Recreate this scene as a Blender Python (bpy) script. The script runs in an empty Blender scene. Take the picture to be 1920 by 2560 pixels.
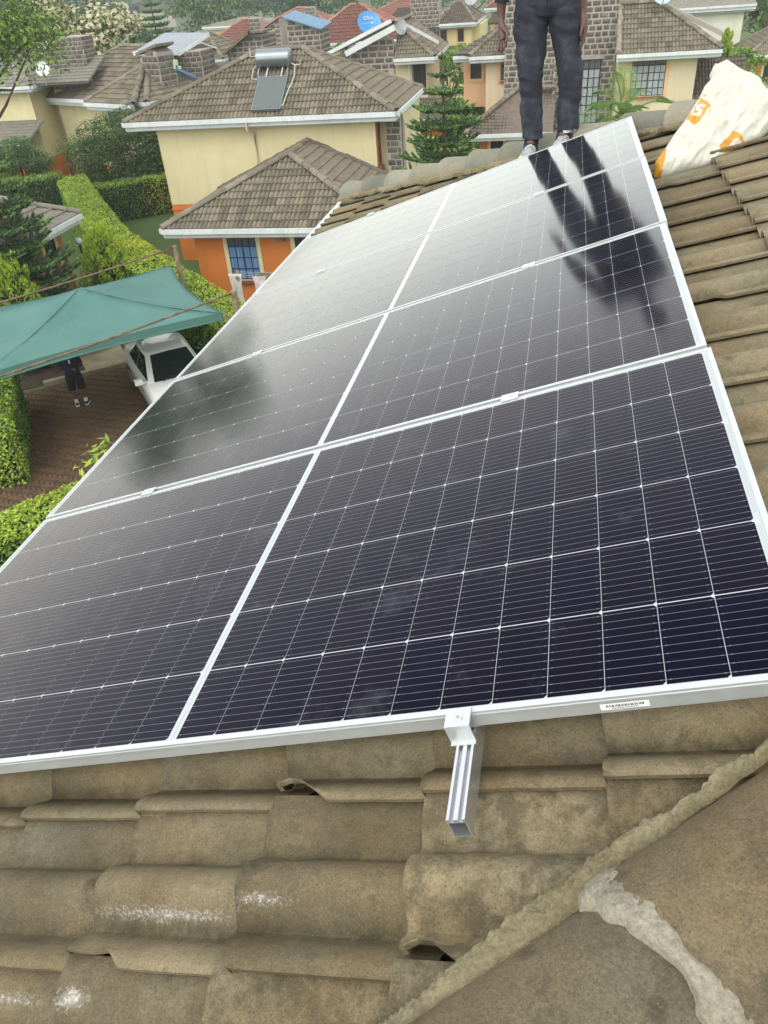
import bpy, bmesh, math, random
import numpy as np
from mathutils import Vector, Matrix, noise
from mathutils.geometry import delaunay_2d_cdt

random.seed(7)
RNG = np.random.default_rng(7)
S = bpy.context.scene
COL = S.collection

# ------------------------------------------------------------------ camera, sky, sun, exposure
cam_d = bpy.data.cameras.new('camera')
cam = bpy.data.objects.new('camera', cam_d)
COL.objects.link(cam)
cam_d.sensor_fit = 'VERTICAL'
cam_d.sensor_height = 36.0
cam_d.lens = 36.0 * 1932.5 / 2560.0
cam_d.clip_start = 0.02
cam_d.clip_end = 3000
CR = ((0.97851091, 0.06019776, -0.19721214), (0.19520507, -0.57852667, 0.79196078), (-0.06641822, -0.81343907, -0.57784557))
cam.matrix_world = Matrix(((CR[0][0], -CR[0][1], -CR[0][2], 0.0), (CR[1][0], -CR[1][1], -CR[1][2], 0.0), (CR[2][0], -CR[2][1], -CR[2][2], 9.0), (0, 0, 0, 1)))
S.camera = cam

SUN_EL, SUN_AZ = math.radians(52), math.radians(-165)
world = bpy.data.worlds.new('World')
S.world = world
world.use_nodes = True
wt = world.node_tree
for n_ in list(wt.nodes):
    wt.nodes.remove(n_)
w_out = wt.nodes.new('ShaderNodeOutputWorld')
w_bg = wt.nodes.new('ShaderNodeBackground')
w_sky = wt.nodes.new('ShaderNodeTexSky')
w_sky.sky_type = 'NISHITA'
w_sky.sun_disc = False
w_sky.sun_elevation = SUN_EL
w_sky.sun_rotation = SUN_AZ
w_sky.air_density = 2.0
w_sky.dust_density = 0.3
w_sky.ozone_density = 1.0
w_hsv = wt.nodes.new('ShaderNodeHueSaturation')
w_hsv.inputs['Saturation'].default_value = 0.14
w_bg.inputs['Strength'].default_value = 0.15
wt.links.new(w_sky.outputs[0], w_hsv.inputs['Color'])
wt.links.new(w_hsv.outputs[0], w_bg.inputs['Color'])
wt.links.new(w_bg.outputs[0], w_out.inputs['Surface'])

sun_d = bpy.data.lights.new('sun', 'SUN')
sun = bpy.data.objects.new('sun', sun_d)
COL.objects.link(sun)
sun_d.energy = 0.5
sun_d.angle = math.radians(25)
sun_d.color = (1.0, 0.96, 0.88)
sd = Vector((math.sin(SUN_AZ) * math.cos(SUN_EL), math.cos(SUN_AZ) * math.cos(SUN_EL), math.sin(SUN_EL)))
sun.rotation_euler = sd.to_track_quat('Z', 'Y').to_euler()

S.view_settings.view_transform = 'Standard'
S.view_settings.look = 'None'
S.view_settings.exposure = 1.22
S.view_settings.gamma = 1.0
S.view_settings.use_curve_mapping = False
S.render.engine = 'CYCLES'
S.cycles.max_bounces = 6
S.cycles.diffuse_bounces = 3
S.cycles.glossy_bounces = 3
S.cycles.use_denoising = True

# ------------------------------------------------------------------ materials
MATS = {}
def new_mat(name):
    m = bpy.data.materials.new(name)
    m.use_nodes = True
    nt = m.node_tree
    b = nt.nodes['Principled BSDF']
    MATS[name] = m
    return m, nt, b
def N(nt, t, **kw):
    n = nt.nodes.new(t)
    for k, v in kw.items():
        if k.startswith('i_'):
            n.inputs[k[2:].replace('_', ' ')].default_value = v
        else:
            setattr(n, k, v)
    return n
def L(nt, a, b):
    nt.links.new(a, b)
def ramp(nt, fac, stops):
    r = nt.nodes.new('ShaderNodeValToRGB')
    e = r.color_ramp.elements
    while len(e) < len(stops):
        e.new(0.5)
    for k, (p, c) in enumerate(stops):
        e[k].position = p
        e[k].color = (c[0], c[1], c[2], 1) if not isinstance(c, (int, float)) else (c, c, c, 1)
    L(nt, fac, r.inputs[0])
    return r.outputs[0]
def mixc(nt, fac, a, b, mode='MIX'):
    n = nt.nodes.new('ShaderNodeMix')
    n.data_type = 'RGBA'
    n.blend_type = mode
    for sock, v in ((n.inputs[0], fac), (n.inputs[6], a), (n.inputs[7], b)):
        if hasattr(v, 'links'):
            L(nt, v, sock)
        elif isinstance(v, (int, float)):
            sock.default_value = v
        else:
            sock.default_value = (v[0], v[1], v[2], 1)
    return n.outputs[2]
def coords(nt, scale=1.0, obj=False, rnd=True):
    """world position (or object coordinates) shifted by the object's own random number"""
    if obj:
        c = nt.nodes.new('ShaderNodeTexCoord').outputs['Object']
    else:
        c = nt.nodes.new('ShaderNodeNewGeometry').outputs['Position']
    if rnd:
        oi = nt.nodes.new('ShaderNodeObjectInfo')
        mu = N(nt, 'ShaderNodeMath', operation='MULTIPLY')
        L(nt, oi.outputs['Random'], mu.inputs[0]); mu.inputs[1].default_value = 37.0
        ad = N(nt, 'ShaderNodeVectorMath', operation='ADD')
        L(nt, c, ad.inputs[0]); L(nt, mu.outputs[0], ad.inputs[1])
        c = ad.outputs[0]
    return c
def noise_t(nt, vec, scale, detail=3.0, rough=0.55):
    n = N(nt, 'ShaderNodeTexNoise')
    n.inputs['Scale'].default_value = scale
    n.inputs['Detail'].default_value = detail
    n.inputs['Roughness'].default_value = rough
    L(nt, vec, n.inputs['Vector'])
    return n.outputs['Fac']
def bump(nt, b, h, strength, dist):
    bm_ = N(nt, 'ShaderNodeBump')
    bm_.inputs['Strength'].default_value = strength
    bm_.inputs['Distance'].default_value = dist
    L(nt, h, bm_.inputs['Height'])
    L(nt, bm_.outputs[0], b.inputs['Normal'])
def flat(name, col, rough=0.6, metal=0.0, var=0.12, vscale=3.0, bumps=None, coat=0.0):
    """one colour with mild mottling"""
    m, nt, b = new_mat(name)
    v = coords(nt)
    f = noise_t(nt, v, vscale, 4)
    d = tuple(c * (1 - var) for c in col); l_ = tuple(min(1, c * (1 + var)) for c in col)
    L(nt, ramp(nt, f, [(0.3, d), (0.7, l_)]), b.inputs['Base Color'])
    b.inputs['Roughness'].default_value = rough
    b.inputs['Metallic'].default_value = metal
    if coat:
        b.inputs['Coat Weight'].default_value = coat
        b.inputs['Coat Roughness'].default_value = 0.05
    if bumps:
        bump(nt, b, noise_t(nt, v, bumps[0], 3), bumps[1], bumps[2])
    return m

def concrete_tile(name, c1, c2, moss, grain=420.0, moss_amt=0.5, pale=None, bstr=0.45, bdist=0.0016, speck=None, valley=False, paint=None):
    m, nt, b = new_mat(name)
    v = coords(nt)
    p = coords(nt, rnd=False)
    oi = nt.nodes.new('ShaderNodeObjectInfo')
    big = noise_t(nt, v, 4.5, 5, 0.6)
    base = ramp(nt, big, [(0.3, c1), (0.7, c2)])
    # every tile weathers to its own brightness
    br = N(nt, 'ShaderNodeMapRange'); L(nt, oi.outputs['Random'], br.inputs[0])
    br.inputs[3].default_value = 0.70; br.inputs[4].default_value = 1.18
    base = mixc(nt, 1.0, base, br.outputs[0], 'MULTIPLY')
    g = noise_t(nt, p, grain, 4, 0.75)
    base = mixc(nt, 0.55, base, ramp(nt, g, [(0.32, 0.25), (0.62, 1.0)]), 'MULTIPLY')
    if grain > 200:
        g2 = noise_t(nt, v, 55, 6, 0.8)
        base = mixc(nt, 0.28, base, ramp(nt, g2, [(0.36, 0.35), (0.55, 1.0)]), 'MULTIPLY')
        tone = ramp(nt, noise_t(nt, v, 2.2, 4, 0.6), [(0.38, (0.86, 0.95, 1.0)), (0.62, (1.04, 0.99, 0.87))]); base = mixc(nt, 0.8, base, tone, 'MULTIPLY')
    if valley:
        # dirt and lichen in a tile's two water channels, plus crease shade painted in
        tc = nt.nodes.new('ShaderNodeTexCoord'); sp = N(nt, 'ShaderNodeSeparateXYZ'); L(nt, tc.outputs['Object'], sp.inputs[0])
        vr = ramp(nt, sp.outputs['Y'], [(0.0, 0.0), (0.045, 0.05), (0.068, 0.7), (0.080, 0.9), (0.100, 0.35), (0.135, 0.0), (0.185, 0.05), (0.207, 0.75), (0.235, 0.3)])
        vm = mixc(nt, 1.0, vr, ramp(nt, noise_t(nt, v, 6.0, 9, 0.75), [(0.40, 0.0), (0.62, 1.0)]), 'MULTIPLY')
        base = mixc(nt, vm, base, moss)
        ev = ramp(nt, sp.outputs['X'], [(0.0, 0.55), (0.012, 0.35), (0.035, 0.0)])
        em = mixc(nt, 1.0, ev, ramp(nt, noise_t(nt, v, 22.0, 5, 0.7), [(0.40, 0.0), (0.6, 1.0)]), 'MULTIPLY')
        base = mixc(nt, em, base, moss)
    # lichen and moss in blotches
    mo = noise_t(nt, v, 9.0, 8, 0.72)
    mf = ramp(nt, mo, [(0.62 - 0.12 * moss_amt, 0.0), (0.78 - 0.1 * moss_amt, 0.85)])
    base = mixc(nt, mf, base, moss)
    if speck:
        vo = N(nt, 'ShaderNodeTexVoronoi'); vo.inputs['Scale'].default_value = 210.0
        L(nt, p, vo.inputs['Vector'])
        sf = ramp(nt, vo.outputs['Distance'], [(0.07, 0.55), (0.16, 0.0)])
        base = mixc(nt, sf, base, speck)
        vo2 = N(nt, 'ShaderNodeTexVoronoi'); vo2.inputs['Scale'].default_value = 150.0
        L(nt, v, vo2.inputs['Vector'])
        sf2 = ramp(nt, vo2.outputs['Distance'], [(0.10, 0.8), (0.2, 0.0)])
        base = mixc(nt, sf2, base, tuple(c * 0.4 for c in c1))
    if pale:
        pf = ramp(nt, noise_t(nt, v, 3.0, 6, 0.7), [(0.66, 0.0), (0.8, 0.6)])
        base = mixc(nt, pf, base, pale)
    if paint:
        for (cx, cy, cz), (ax, ay), amt in paint:      # splashes of white cement paint left on a few tiles
            sb = N(nt, 'ShaderNodeVectorMath', operation='SUBTRACT'); L(nt, p, sb.inputs[0]); sb.inputs[1].default_value = (cx, cy, cz)
            sc_ = N(nt, 'ShaderNodeVectorMath', operation='MULTIPLY'); L(nt, sb.outputs[0], sc_.inputs[0]); sc_.inputs[1].default_value = (1 / ax, 1 / ay, 0)
            ln = N(nt, 'ShaderNodeVectorMath', operation='LENGTH'); L(nt, sc_.outputs[0], ln.inputs[0])
            mk = ramp(nt, ln.outputs['Value'], [(0.2, 1.0), (1.0, 0.0)])
            sp_ = ramp(nt, noise_t(nt, p, 160, 4, 0.8), [(0.50, 0.0), (0.64, 1.0)])
            mk = mixc(nt, 1.0, mk, sp_, 'MULTIPLY')
            mk = mixc(nt, 1.0, mk, (min(1, .55 + .25 * amt),) * 3, 'MULTIPLY'); wk = ramp(nt, ln.outputs['Value'], [(0.0, 0.30 * amt), (0.6, 0.0)])
            base = mixc(nt, mk, base, (0.62, 0.62, 0.58)); base = mixc(nt, wk, base, (0.60, 0.59, 0.53))
    L(nt, base, b.inputs['Base Color'])
    b.inputs['Roughness'].default_value = 0.92
    b.inputs['Specular IOR Level'].default_value = 0.25
    bump(nt, b, g, bstr, bdist)
    return m

PAINT = [((-0.60, 0.592, 0), (0.19, 0.013), 0.6), ((-0.41, 0.605, 0), (0.07, 0.012), 0.5), ((-0.715, 0.449, 0), (0.045, 0.024), 1.7), ((-0.85, 0.450, 0), (0.08, 0.015), 0.5)]
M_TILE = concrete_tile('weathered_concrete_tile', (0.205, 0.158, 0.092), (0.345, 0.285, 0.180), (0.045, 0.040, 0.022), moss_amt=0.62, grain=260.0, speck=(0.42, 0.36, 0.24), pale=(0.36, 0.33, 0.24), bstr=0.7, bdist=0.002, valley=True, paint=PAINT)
M_CAP = concrete_tile('hip_cap_concrete', (0.180, 0.130, 0.074), (0.320, 0.255, 0.158), (0.042, 0.034, 0.020), grain=240.0, moss_amt=1.0, pale=(0.36, 0.31, 0.21), speck=(0.36, 0.31, 0.21), bstr=0.9, bdist=0.0025)
M_CAPG = concrete_tile('grey_hip_cap', (0.24, 0.225, 0.17), (0.33, 0.31, 0.245), (0.10, 0.09, 0.06), moss_amt=0.35)
M_TFAR = concrete_tile('brown_tile', (0.180, 0.152, 0.106), (0.272, 0.238, 0.170), (0.075, 0.062, 0.042), grain=60, moss_amt=0.4, bstr=0.2, bdist=0.01)
M_TGREY = concrete_tile('grey_tile', (0.27, 0.25, 0.20), (0.38, 0.36, 0.295), (0.12, 0.11, 0.085), grain=60, moss_amt=0.3, bstr=0.2, bdist=0.01)
M_TDARK = concrete_tile('dark_tile', (0.145, 0.115, 0.085), (0.225, 0.185, 0.140), (0.05, 0.045, 0.03), grain=60, moss_amt=0.55, bstr=0.2, bdist=0.01)
M_TRED = concrete_tile('red_tile', (0.27, 0.125, 0.090), (0.37, 0.185, 0.140), (0.14, 0.08, 0.055), grain=60, moss_amt=0.2, bstr=0.2, bdist=0.01)
M_FCAP = concrete_tile('mossy_ridge_cap', (0.19, 0.16, 0.115), (0.30, 0.265, 0.20), (0.075, 0.066, 0.045), grain=60, moss_amt=0.6, bstr=0.3, bdist=0.01)
M_RCAP = concrete_tile('red_ridge_cap', (0.36, 0.17, 0.125), (0.46, 0.24, 0.18), (0.2, 0.12, 0.09), grain=60, moss_amt=0.2, bstr=0.2, bdist=0.01)
M_MORTAR = concrete_tile('crumbly_mortar', (0.26, 0.215, 0.115), (0.42, 0.365, 0.225), (0.115, 0.092, 0.05), grain=150, moss_amt=0.6, bstr=0.8, bdist=0.006)
M_MORTW = concrete_tile('white_mortar', (0.24, 0.20, 0.125), (0.46, 0.425, 0.335), (0.09, 0.072, 0.04), grain=150, moss_amt=0.5, bstr=0.8, bdist=0.006)
M_STONE = concrete_tile('rough_stone', (0.135, 0.115, 0.092), (0.245, 0.215, 0.178), (0.075, 0.06, 0.045), grain=22, moss_amt=0.5, bstr=0.8, bdist=0.05)
M_SJOINT = flat('stone_wall_mortar', (0.33, 0.30, 0.255), 0.9, vscale=2.0, bumps=(20, 0.4, 0.02))
M_DECK = flat('roof_underlay', (0.05, 0.042, 0.03), 0.95)

def plaster(name, col, dirt=0.34):
    m, nt, b = new_mat(name)
    p = coords(nt, rnd=False)
    f = noise_t(nt, p, 0.6, 6, 0.65)
    c = ramp(nt, f, [(0.3, tuple(x * 0.84 for x in col)), (0.7, col)])
    mp = N(nt, 'ShaderNodeMapping'); mp.inputs['Scale'].default_value = (3.0, 3.0, 0.22); L(nt, p, mp.inputs[0])
    st = ramp(nt, noise_t(nt, mp.outputs[0], 1.0, 6, 0.7), [(0.50, 0.0), (0.80, dirt)])
    c = mixc(nt, st, c, tuple(x * 0.55 for x in col))
    L(nt, c, b.inputs['Base Color'])
    b.inputs['Roughness'].default_value = 0.85
    bump(nt, b, noise_t(nt, p, 40, 2), 0.15, 0.01)
    return m
M_CREAM = plaster('cream_plaster', (0.67, 0.585, 0.335))
M_CREAM2 = plaster('pale_peach_plaster', (0.66, 0.55, 0.36))
M_PEACH = plaster('peach_trim_plaster', (0.72, 0.44, 0.24))
M_YEL = plaster('yellow_plaster', (0.68, 0.58, 0.28))
M_ORANGE = plaster('orange_plaster', (0.62, 0.19, 0.035))
M_SALMON = plaster('salmon_plaster', (0.50, 0.215, 0.115))
M_OFFW = plaster('off_white_plaster', (0.66, 0.66, 0.52))
M_WHITE = plaster('white_gutter_paint', (0.66, 0.69, 0.68), 0.75)
M_SOFFIT = flat('grey_soffit', (0.42, 0.45, 0.44), 0.7, var=0.08)
M_GLASS = flat('dark_window_glass', (0.030, 0.036, 0.040), 0.06, var=0.3, vscale=1.0)
M_BAR = flat('black_window_steel', (0.018, 0.020, 0.022), 0.5)
M_BARBLUE = flat('blue_black_window_steel', (0.018, 0.04, 0.075), 0.5)
M_REDWOOD = flat('red_window_sill', (0.27, 0.085, 0.045), 0.6)
def curtain(name, col):
    m, nt, b = new_mat(name)
    p = coords(nt, obj=True)
    mp = N(nt, 'ShaderNodeMapping'); mp.inputs['Scale'].default_value = (22.0, 0.0, 0.6); L(nt, p, mp.inputs[0])
    f = noise_t(nt, mp.outputs[0], 1.0, 3)
    L(nt, ramp(nt, f, [(0.3, tuple(x * 0.45 for x in col)), (0.65, col)]), b.inputs['Base Color'])
    b.inputs['Roughness'].default_value = 0.35
    b.inputs['Coat Weight'].default_value = 0.7
    return m
M_CURT = curtain('net_curtain_behind_glass', (0.42, 0.46, 0.47))
M_CURTB = curtain('blue_curtain_behind_glass', (0.16, 0.30, 0.52))
M_CURTD = curtain('dim_curtain_behind_glass', (0.10, 0.11, 0.12))

# ------------------------------------------------------------------ builders
def link(o, parent=None):
    COL.objects.link(o)
    if parent is not None:
        o.parent = parent
    return o
def tag(o, label=None, cat=None, group=None, kind=None):
    if label: o['label'] = label
    if cat: o['category'] = cat
    if group: o['group'] = group
    if kind: o['kind'] = kind
    return o
def thing(name, label, cat, loc=(0, 0, 0), rz=0.0, group=None, matrix=None):
    o = bpy.data.objects.new(name, None)
    o.empty_display_size = 0.2
    link(o)
    if matrix is not None:
        o.matrix_world = matrix
    else:
        o.matrix_world = Matrix.Translation(loc) @ Matrix.Rotation(rz, 4, 'Z')
    return tag(o, label, cat, group)
class G:
    """gathers verts and faces for ONE mesh object"""
    def __init__(s):
        s.v, s.f, s.m = [], [], []
    def add(s, vs, fs, mi=0):
        o = len(s.v)
        s.v += [tuple(x) for x in vs]
        s.f += [tuple(i + o for i in f) for f in fs]
        s.m += [mi] * len(fs)
        return s
    def box(s, a, b, mi=0):
        x0, y0, z0 = a; x1, y1, z1 = b
        return s.add([(x0, y0, z0), (x1, y0, z0), (x1, y1, z0), (x0, y1, z0), (x0, y0, z1), (x1, y0, z1), (x1, y1, z1), (x0, y1, z1)],
                     [(0, 3, 2, 1), (4, 5, 6, 7), (0, 1, 5, 4), (1, 2, 6, 5), (2, 3, 7, 6), (3, 0, 4, 7)], mi)
    def obox(s, c, ax, ay, az, mi=0):
        """box from centre and three half-axis vectors"""
        c, ax, ay, az = (Vector(t) for t in (c, ax, ay, az))
        vs = [c + sx * ax + sy * ay + sz * az for sz in (-1, 1) for sx, sy in ((-1, -1), (1, -1), (1, 1), (-1, 1))]
        return s.add(vs, [(0, 3, 2, 1), (4, 5, 6, 7), (0, 1, 5, 4), (1, 2, 6, 5), (2, 3, 7, 6), (3, 0, 4, 7)], mi)
    def tube(s, pts, r, seg=8, mi=0, cap=True):
        pts = [Vector(p) for p in pts]
        rs = r if isinstance(r, (list, tuple)) else [r] * len(pts)
        rings = []
        up = Vector((0, 0, 1))
        for k, p in enumerate(pts):
            t = (pts[min(k + 1, len(pts) - 1)] - pts[max(k - 1, 0)]).normalized()
            a = t.cross(up)
            if a.length < 1e-3: a = t.cross(Vector((1, 0, 0)))
            a.normalize(); b = a.cross(t)
            rings.append([p + rs[k] * (math.cos(2 * math.pi * i / seg) * a + math.sin(2 * math.pi * i / seg) * b) for i in range(seg)])
        return s.loft(rings, mi, cap)
    def loft(s, rings, mi=0, cap=True, closed=True):
        n = len(rings[0]); vs = [p for r in rings for p in r]; fs = []
        for k in range(len(rings) - 1):
            for i in range(n if closed else n - 1):
                j = (i + 1) % n
                fs.append((k * n + i, k * n + j, (k + 1) * n + j, (k + 1) * n + i))
        if cap:
            fs.append(tuple(reversed(range(n)))); fs.append(tuple((len(rings) - 1) * n + i for i in range(n)))
        return s.add(vs, fs, mi)
    def prism(s, poly, ex, ey, en, o, t, mi=0):
        """2-D polygon in the frame (o, ex, ey) made t thick along en"""
        ex, ey, en, o = (Vector(q) for q in (ex, ey, en, o)); n = len(poly)
        a = [o + ex * p[0] + ey * p[1] for p in poly]; b = [q + en * t for q in a]
        fs = [tuple(reversed(range(n))), tuple(range(n, 2 * n))] + [(i, (i + 1) % n, n + (i + 1) % n, n + i) for i in range(n)]
        return s.add(a + b, fs, mi)
    def build(s, name, mats, parent=None, smooth=False, mesh_only=False, sharp=None):
        me = bpy.data.meshes.new(name)
        me.from_pydata(s.v, [], s.f)
        for m in (mats if isinstance(mats, (list, tuple)) else [mats]):
            me.materials.append(m)
        if any(s.m): me.polygons.foreach_set('material_index', s.m)
        if smooth:
            me.polygons.foreach_set('use_smooth', [True] * len(me.polygons))
            if sharp: me.set_sharp_from_angle(angle=math.radians(sharp))
        me.update()
        if mesh_only: return me
        return link(bpy.data.objects.new(name, me), parent)
def mesh_obj(name, me, parent=None, matrix=None):
    o = bpy.data.objects.new(name, me)
    if matrix is not None: o.matrix_local = matrix
    return link(o, parent)
def np_mesh(name, V, F, mats, parent=None, mi=None, smooth=False):
    """fast mesh from arrays; F is (n, k)"""
    me = bpy.data.meshes.new(name)
    V = np.asarray(V, np.float32); F = np.asarray(F, np.int32)
    me.vertices.add(len(V)); me.vertices.foreach_set('co', V.ravel())
    k = F.shape[1]
    me.loops.add(F.size); me.loops.foreach_set('vertex_index', F.ravel())
    me.polygons.add(len(F))
    me.polygons.foreach_set('loop_start', np.arange(0, F.size, k, dtype=np.int32))
    me.polygons.foreach_set('loop_total', np.full(len(F), k, np.int32))
    for m in (mats if isinstance(mats, (list, tuple)) else [mats]):
        me.materials.append(m)
    if mi is not None: me.polygons.foreach_set('material_index', np.asarray(mi, np.int32))
    if smooth: me.polygons.foreach_set('use_smooth', [True] * len(F))
    me.update(calc_edges=True)
    return link(bpy.data.objects.new(name, me), parent)
def frame_matrix(o, ex, ey, en):
    ex, ey, en, o = (Vector(q) for q in (ex, ey, en, o))
    return Matrix(((ex.x, ey.x, en.x, o.x), (ex.y, ey.y, en.y, o.y), (ex.z, ey.z, en.z, o.z), (0, 0, 0, 1)))
def inside(poly, x, y):
    c = False; n = len(poly)
    for i in range(n):
        (x0, y0), (x1, y1) = poly[i], poly[(i + 1) % n]
        if (y0 > y) != (y1 > y) and x < (x1 - x0) * (y - y0) / (y1 - y0) + x0: c = not c
    return c
# ------------------------------------------------------------------ own house: body, tiled hip roof
TILT = math.asin(0.31412615)
ct, st_ = math.cos(TILT), math.sin(TILT)
PO = Vector((0.3972, 0.8464, 8.1473))                 # near upper corner of the panel array
EU, EV, EN = Vector((ct, 0, st_)), Vector((0, 1, 0)), Vector((-st_, 0, ct))   # upslope, along the eave, normal
PMAT = frame_matrix(PO, EU, EV, EN)
HX = lambda y: None
house = thing('tiled_house', 'house in the foreground under the solar panels, with a weathered concrete tile hip roof', 'house', matrix=frame_matrix(PO - EN * 0.182, EU, EV, EN))
HINV = house.matrix_world.inverted()
def zmain(X): return 7.987 + 0.3309 * (X - 0.449)
APEX = Vector((3.434, 3.093, zmain(3.434)))
EAVE_X = -1.93
ZE = zmain(EAVE_X)
C_NF = Vector((EAVE_X, 0.346 + 0.8 * EAVE_X, ZE))      # eave corners
C_FF = Vector((EAVE_X, 5.84 - 0.8 * EAVE_X, ZE))
R_END = Vector((9.0, 3.093, APEX.z)); C_NR = Vector((11.0, C_NF.y, ZE)); C_FR = Vector((11.0, C_FF.y, ZE))
def deck(name, pts, parent, inv, m=M_DECK, t=0.03, off=0.012):
    pts = [Vector(p) for p in pts]
    n = (pts[1] - pts[0]).cross(pts[2] - pts[0]).normalized()
    if n.z < 0: n = -n; pts.reverse()
    g = G(); k = len(pts)
    a = [inv @ (p - n * off) for p in pts]; b = [inv @ (p - n * (off + t)) for p in pts]
    g.add(a + b, [tuple(range(k)), tuple(reversed(range(k, 2 * k)))] + [(i, k + i, k + (i + 1) % k, (i + 1) % k) for i in range(k)])
    return g.build(name, m, parent)
deck('roof_deck', [C_NF, APEX, C_FF], house, HINV)
deck('roof_deck', [C_NF, C_NR, R_END, APEX], house, HINV)
deck('roof_deck', [C_FF, APEX, R_END, C_FR], house, HINV, M_TILE)
g = G(); g.box((-1.45, C_NF.y + 0.5, 0), (10.5, C_FF.y - 0.5, ZE - 0.12))
o = g.build('house_wall', M_CREAM, house); o.matrix_local = HINV
g = G()
g.box((EAVE_X - 0.02, C_NF.y, ZE - 0.20), (EAVE_X + 0.004, C_FF.y, ZE - 0.012))
g.tube([(EAVE_X - 0.075, C_NF.y, ZE - 0.075), (EAVE_X - 0.075, C_FF.y, ZE - 0.045)], 0.05, 10)
o = g.build('gutter', M_WHITE, house, smooth=True, sharp=40); o.matrix_local = HINV

# tile profile across its 295 mm cover: lap edge, valley, big roll, valley, flank running under the next tile
TW, TG = 0.295, 0.31
PROF = [(0.0, .047), (.012, .0505), (.05, .0515), (.10, .046), (.15, .034), (.20, .019), (.235, .008), (.262, .0035), (.29, .007), (.33, .020), (.38, .036), (.43, .047), (.49, .052), (.55, .049), (.61, .039), (.66, .022), (.695, .007), (.717, .002), (.74, .003), (.80, .010), (.87, .018), (.93, .0235), (1.0, .026), (1.09, .025)]
def near_tile(seed, bite=0.0, corner=0.0):
    rs = random.Random(seed); nx = 12; L_ = 0.37
    ph = rs.random() * 50
    top = []
    for i in range(nx + 1):
        x = L_ * i / nx
        row = []
        for (t, h) in PROF:
            y = t * TW
            e = 0.0015 * noise.noise(Vector((x * 60 + ph, 0, 0))) + 0.002 * noise.noise(Vector((x * 17 + ph, 5, 0)))
            lo = e
            if bite: lo = max(lo, bite * max(0.0, min(1.0, (0.125 - x) / 0.035)) * (0.62 + 0.75 * noise.noise(Vector((x * 38 + ph, 3.3, 0)))))
            xx = x
            if i == 0:
                xx = 0.002 * noise.noise(Vector((y * 70 + ph, 9, 0))) + 0.0015 * noise.noise(Vector((y * 200, ph, 1)))
                if corner and y < 0.06: xx += corner * max(0, 1 - y / 0.06)
            if i == 1 and corner and y < 0.05: xx += corner * 0.6 * max(0, 1 - y / 0.05)
            y2 = max(y, lo) if t < 0.19 else y
            z = h + 0.027 * (1 - x / TG) + 0.0012 * noise.noise(Vector((x * 14, y * 14, ph)))
            row.append((xx, y2, z))
        top.append(row)
    g = G(); n = len(PROF)
    vs = [p for r in top for p in r]
    fs = [(i * n + j, (i + 1) * n + j, (i + 1) * n + j + 1, i * n + j + 1) for i in range(nx) for j in range(n - 1)]
    g.add(vs, fs)
    fr = top[0]; lo = [(p[0] + 0.002, p[1], p[2] - 0.023) for p in fr]
    g.add(fr + lo, [(j, j + 1, n + j + 1, n + j) for j in range(n - 1)])
    le = [r[0] for r in top]; ll = [(p[0], p[1] + 0.001, p[2] - 0.0095) for p in le]; k = len(le)
    g.add(le + ll, [(j, k + j, k + j + 1, j + 1) for j in range(k - 1)])
    me = g.build('roof_tile', M_TILE, smooth=True, mesh_only=True)
    me.set_sharp_from_angle(angle=math.radians(50))
    return me
NEAR_TILES = [near_tile(k) for k in range(5)] + [near_tile(11, 0.03), near_tile(12, 0.0, 0.035), near_tile(13, 0.05, 0.02)]
def clip_mesh(me, mat, planes, name):
    """tile mesh moved by mat, cut by half-planes (point, outward normal)"""
    bm = bmesh.new(); bm.from_mesh(me); bm.transform(mat)
    for co, no in planes:
        bmesh.ops.bisect_plane(bm, geom=bm.verts[:] + bm.edges[:] + bm.faces[:], plane_co=co, plane_no=no, clear_outer=True)
    if not bm.faces:
        bm.free(); return None
    m2 = bpy.data.meshes.new(name); bm.to_mesh(m2); bm.free()
    for m in me.materials: m2.materials.append(m)
    return m2
SPECIAL = {(5, 8): 7, (6, 7): 7, (4, 7): 5}
def lay_near(o, ex, es, en, poly, v0, u0, nv, nu):
    """tiles on one face of the own roof: ex = up the slope, es = along the eave"""
    fm = HINV @ frame_matrix(o, ex, es, en)
    n = len(poly); area = sum(poly[i][0] * poly[(i + 1) % n][1] - poly[(i + 1) % n][0] * poly[i][1] for i in range(n))
    sgn = 1 if area > 0 else -1
    pl = []
    for i in range(n):
        a, b = poly[i], poly[(i + 1) % n]
        d = Vector((b[0] - a[0], b[1] - a[1], 0)).normalized()
        pl.append((Vector((a[0], a[1], 0)), Vector((d.y, -d.x, 0)) * sgn))
    for i in range(nu):
        for j in range(nv):
            u, v = u0 + i * TG, v0 + j * TW
            cs = [(u, v), (u + 0.37, v), (u, v + 0.32), (u + 0.37, v + 0.32)]
            out = [p for p in pl if any((Vector((c[0], c[1], 0)) - p[0]).dot(p[1]) > 0 for c in cs)]
            if any(all((Vector((c[0], c[1], 0)) - p[0]).dot(p[1]) > 0 for c in cs) for p in pl): continue
            r = random.random()
            me = NEAR_TILES[random.randrange(5)] if r < 0.80 else NEAR_TILES[5 + random.randrange(3)]
            if ex is EU and (i, j) in SPECIAL: me = NEAR_TILES[SPECIAL[(i, j)]]
            m = Matrix.Translation((u, v, random.uniform(-.0015, .0015))) @ Matrix.Rotation(random.uniform(-.006, .006), 4, 'Z') @ Matrix.Rotation(random.uniform(-.004, .004), 4, 'X')
            if not out:
                mesh_obj('roof_tile', me, house, fm @ m)
            else:
                m2 = clip_mesh(me, m, out, 'roof_tile')
                if m2: mesh_obj('roof_tile', m2, house, fm)

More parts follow.
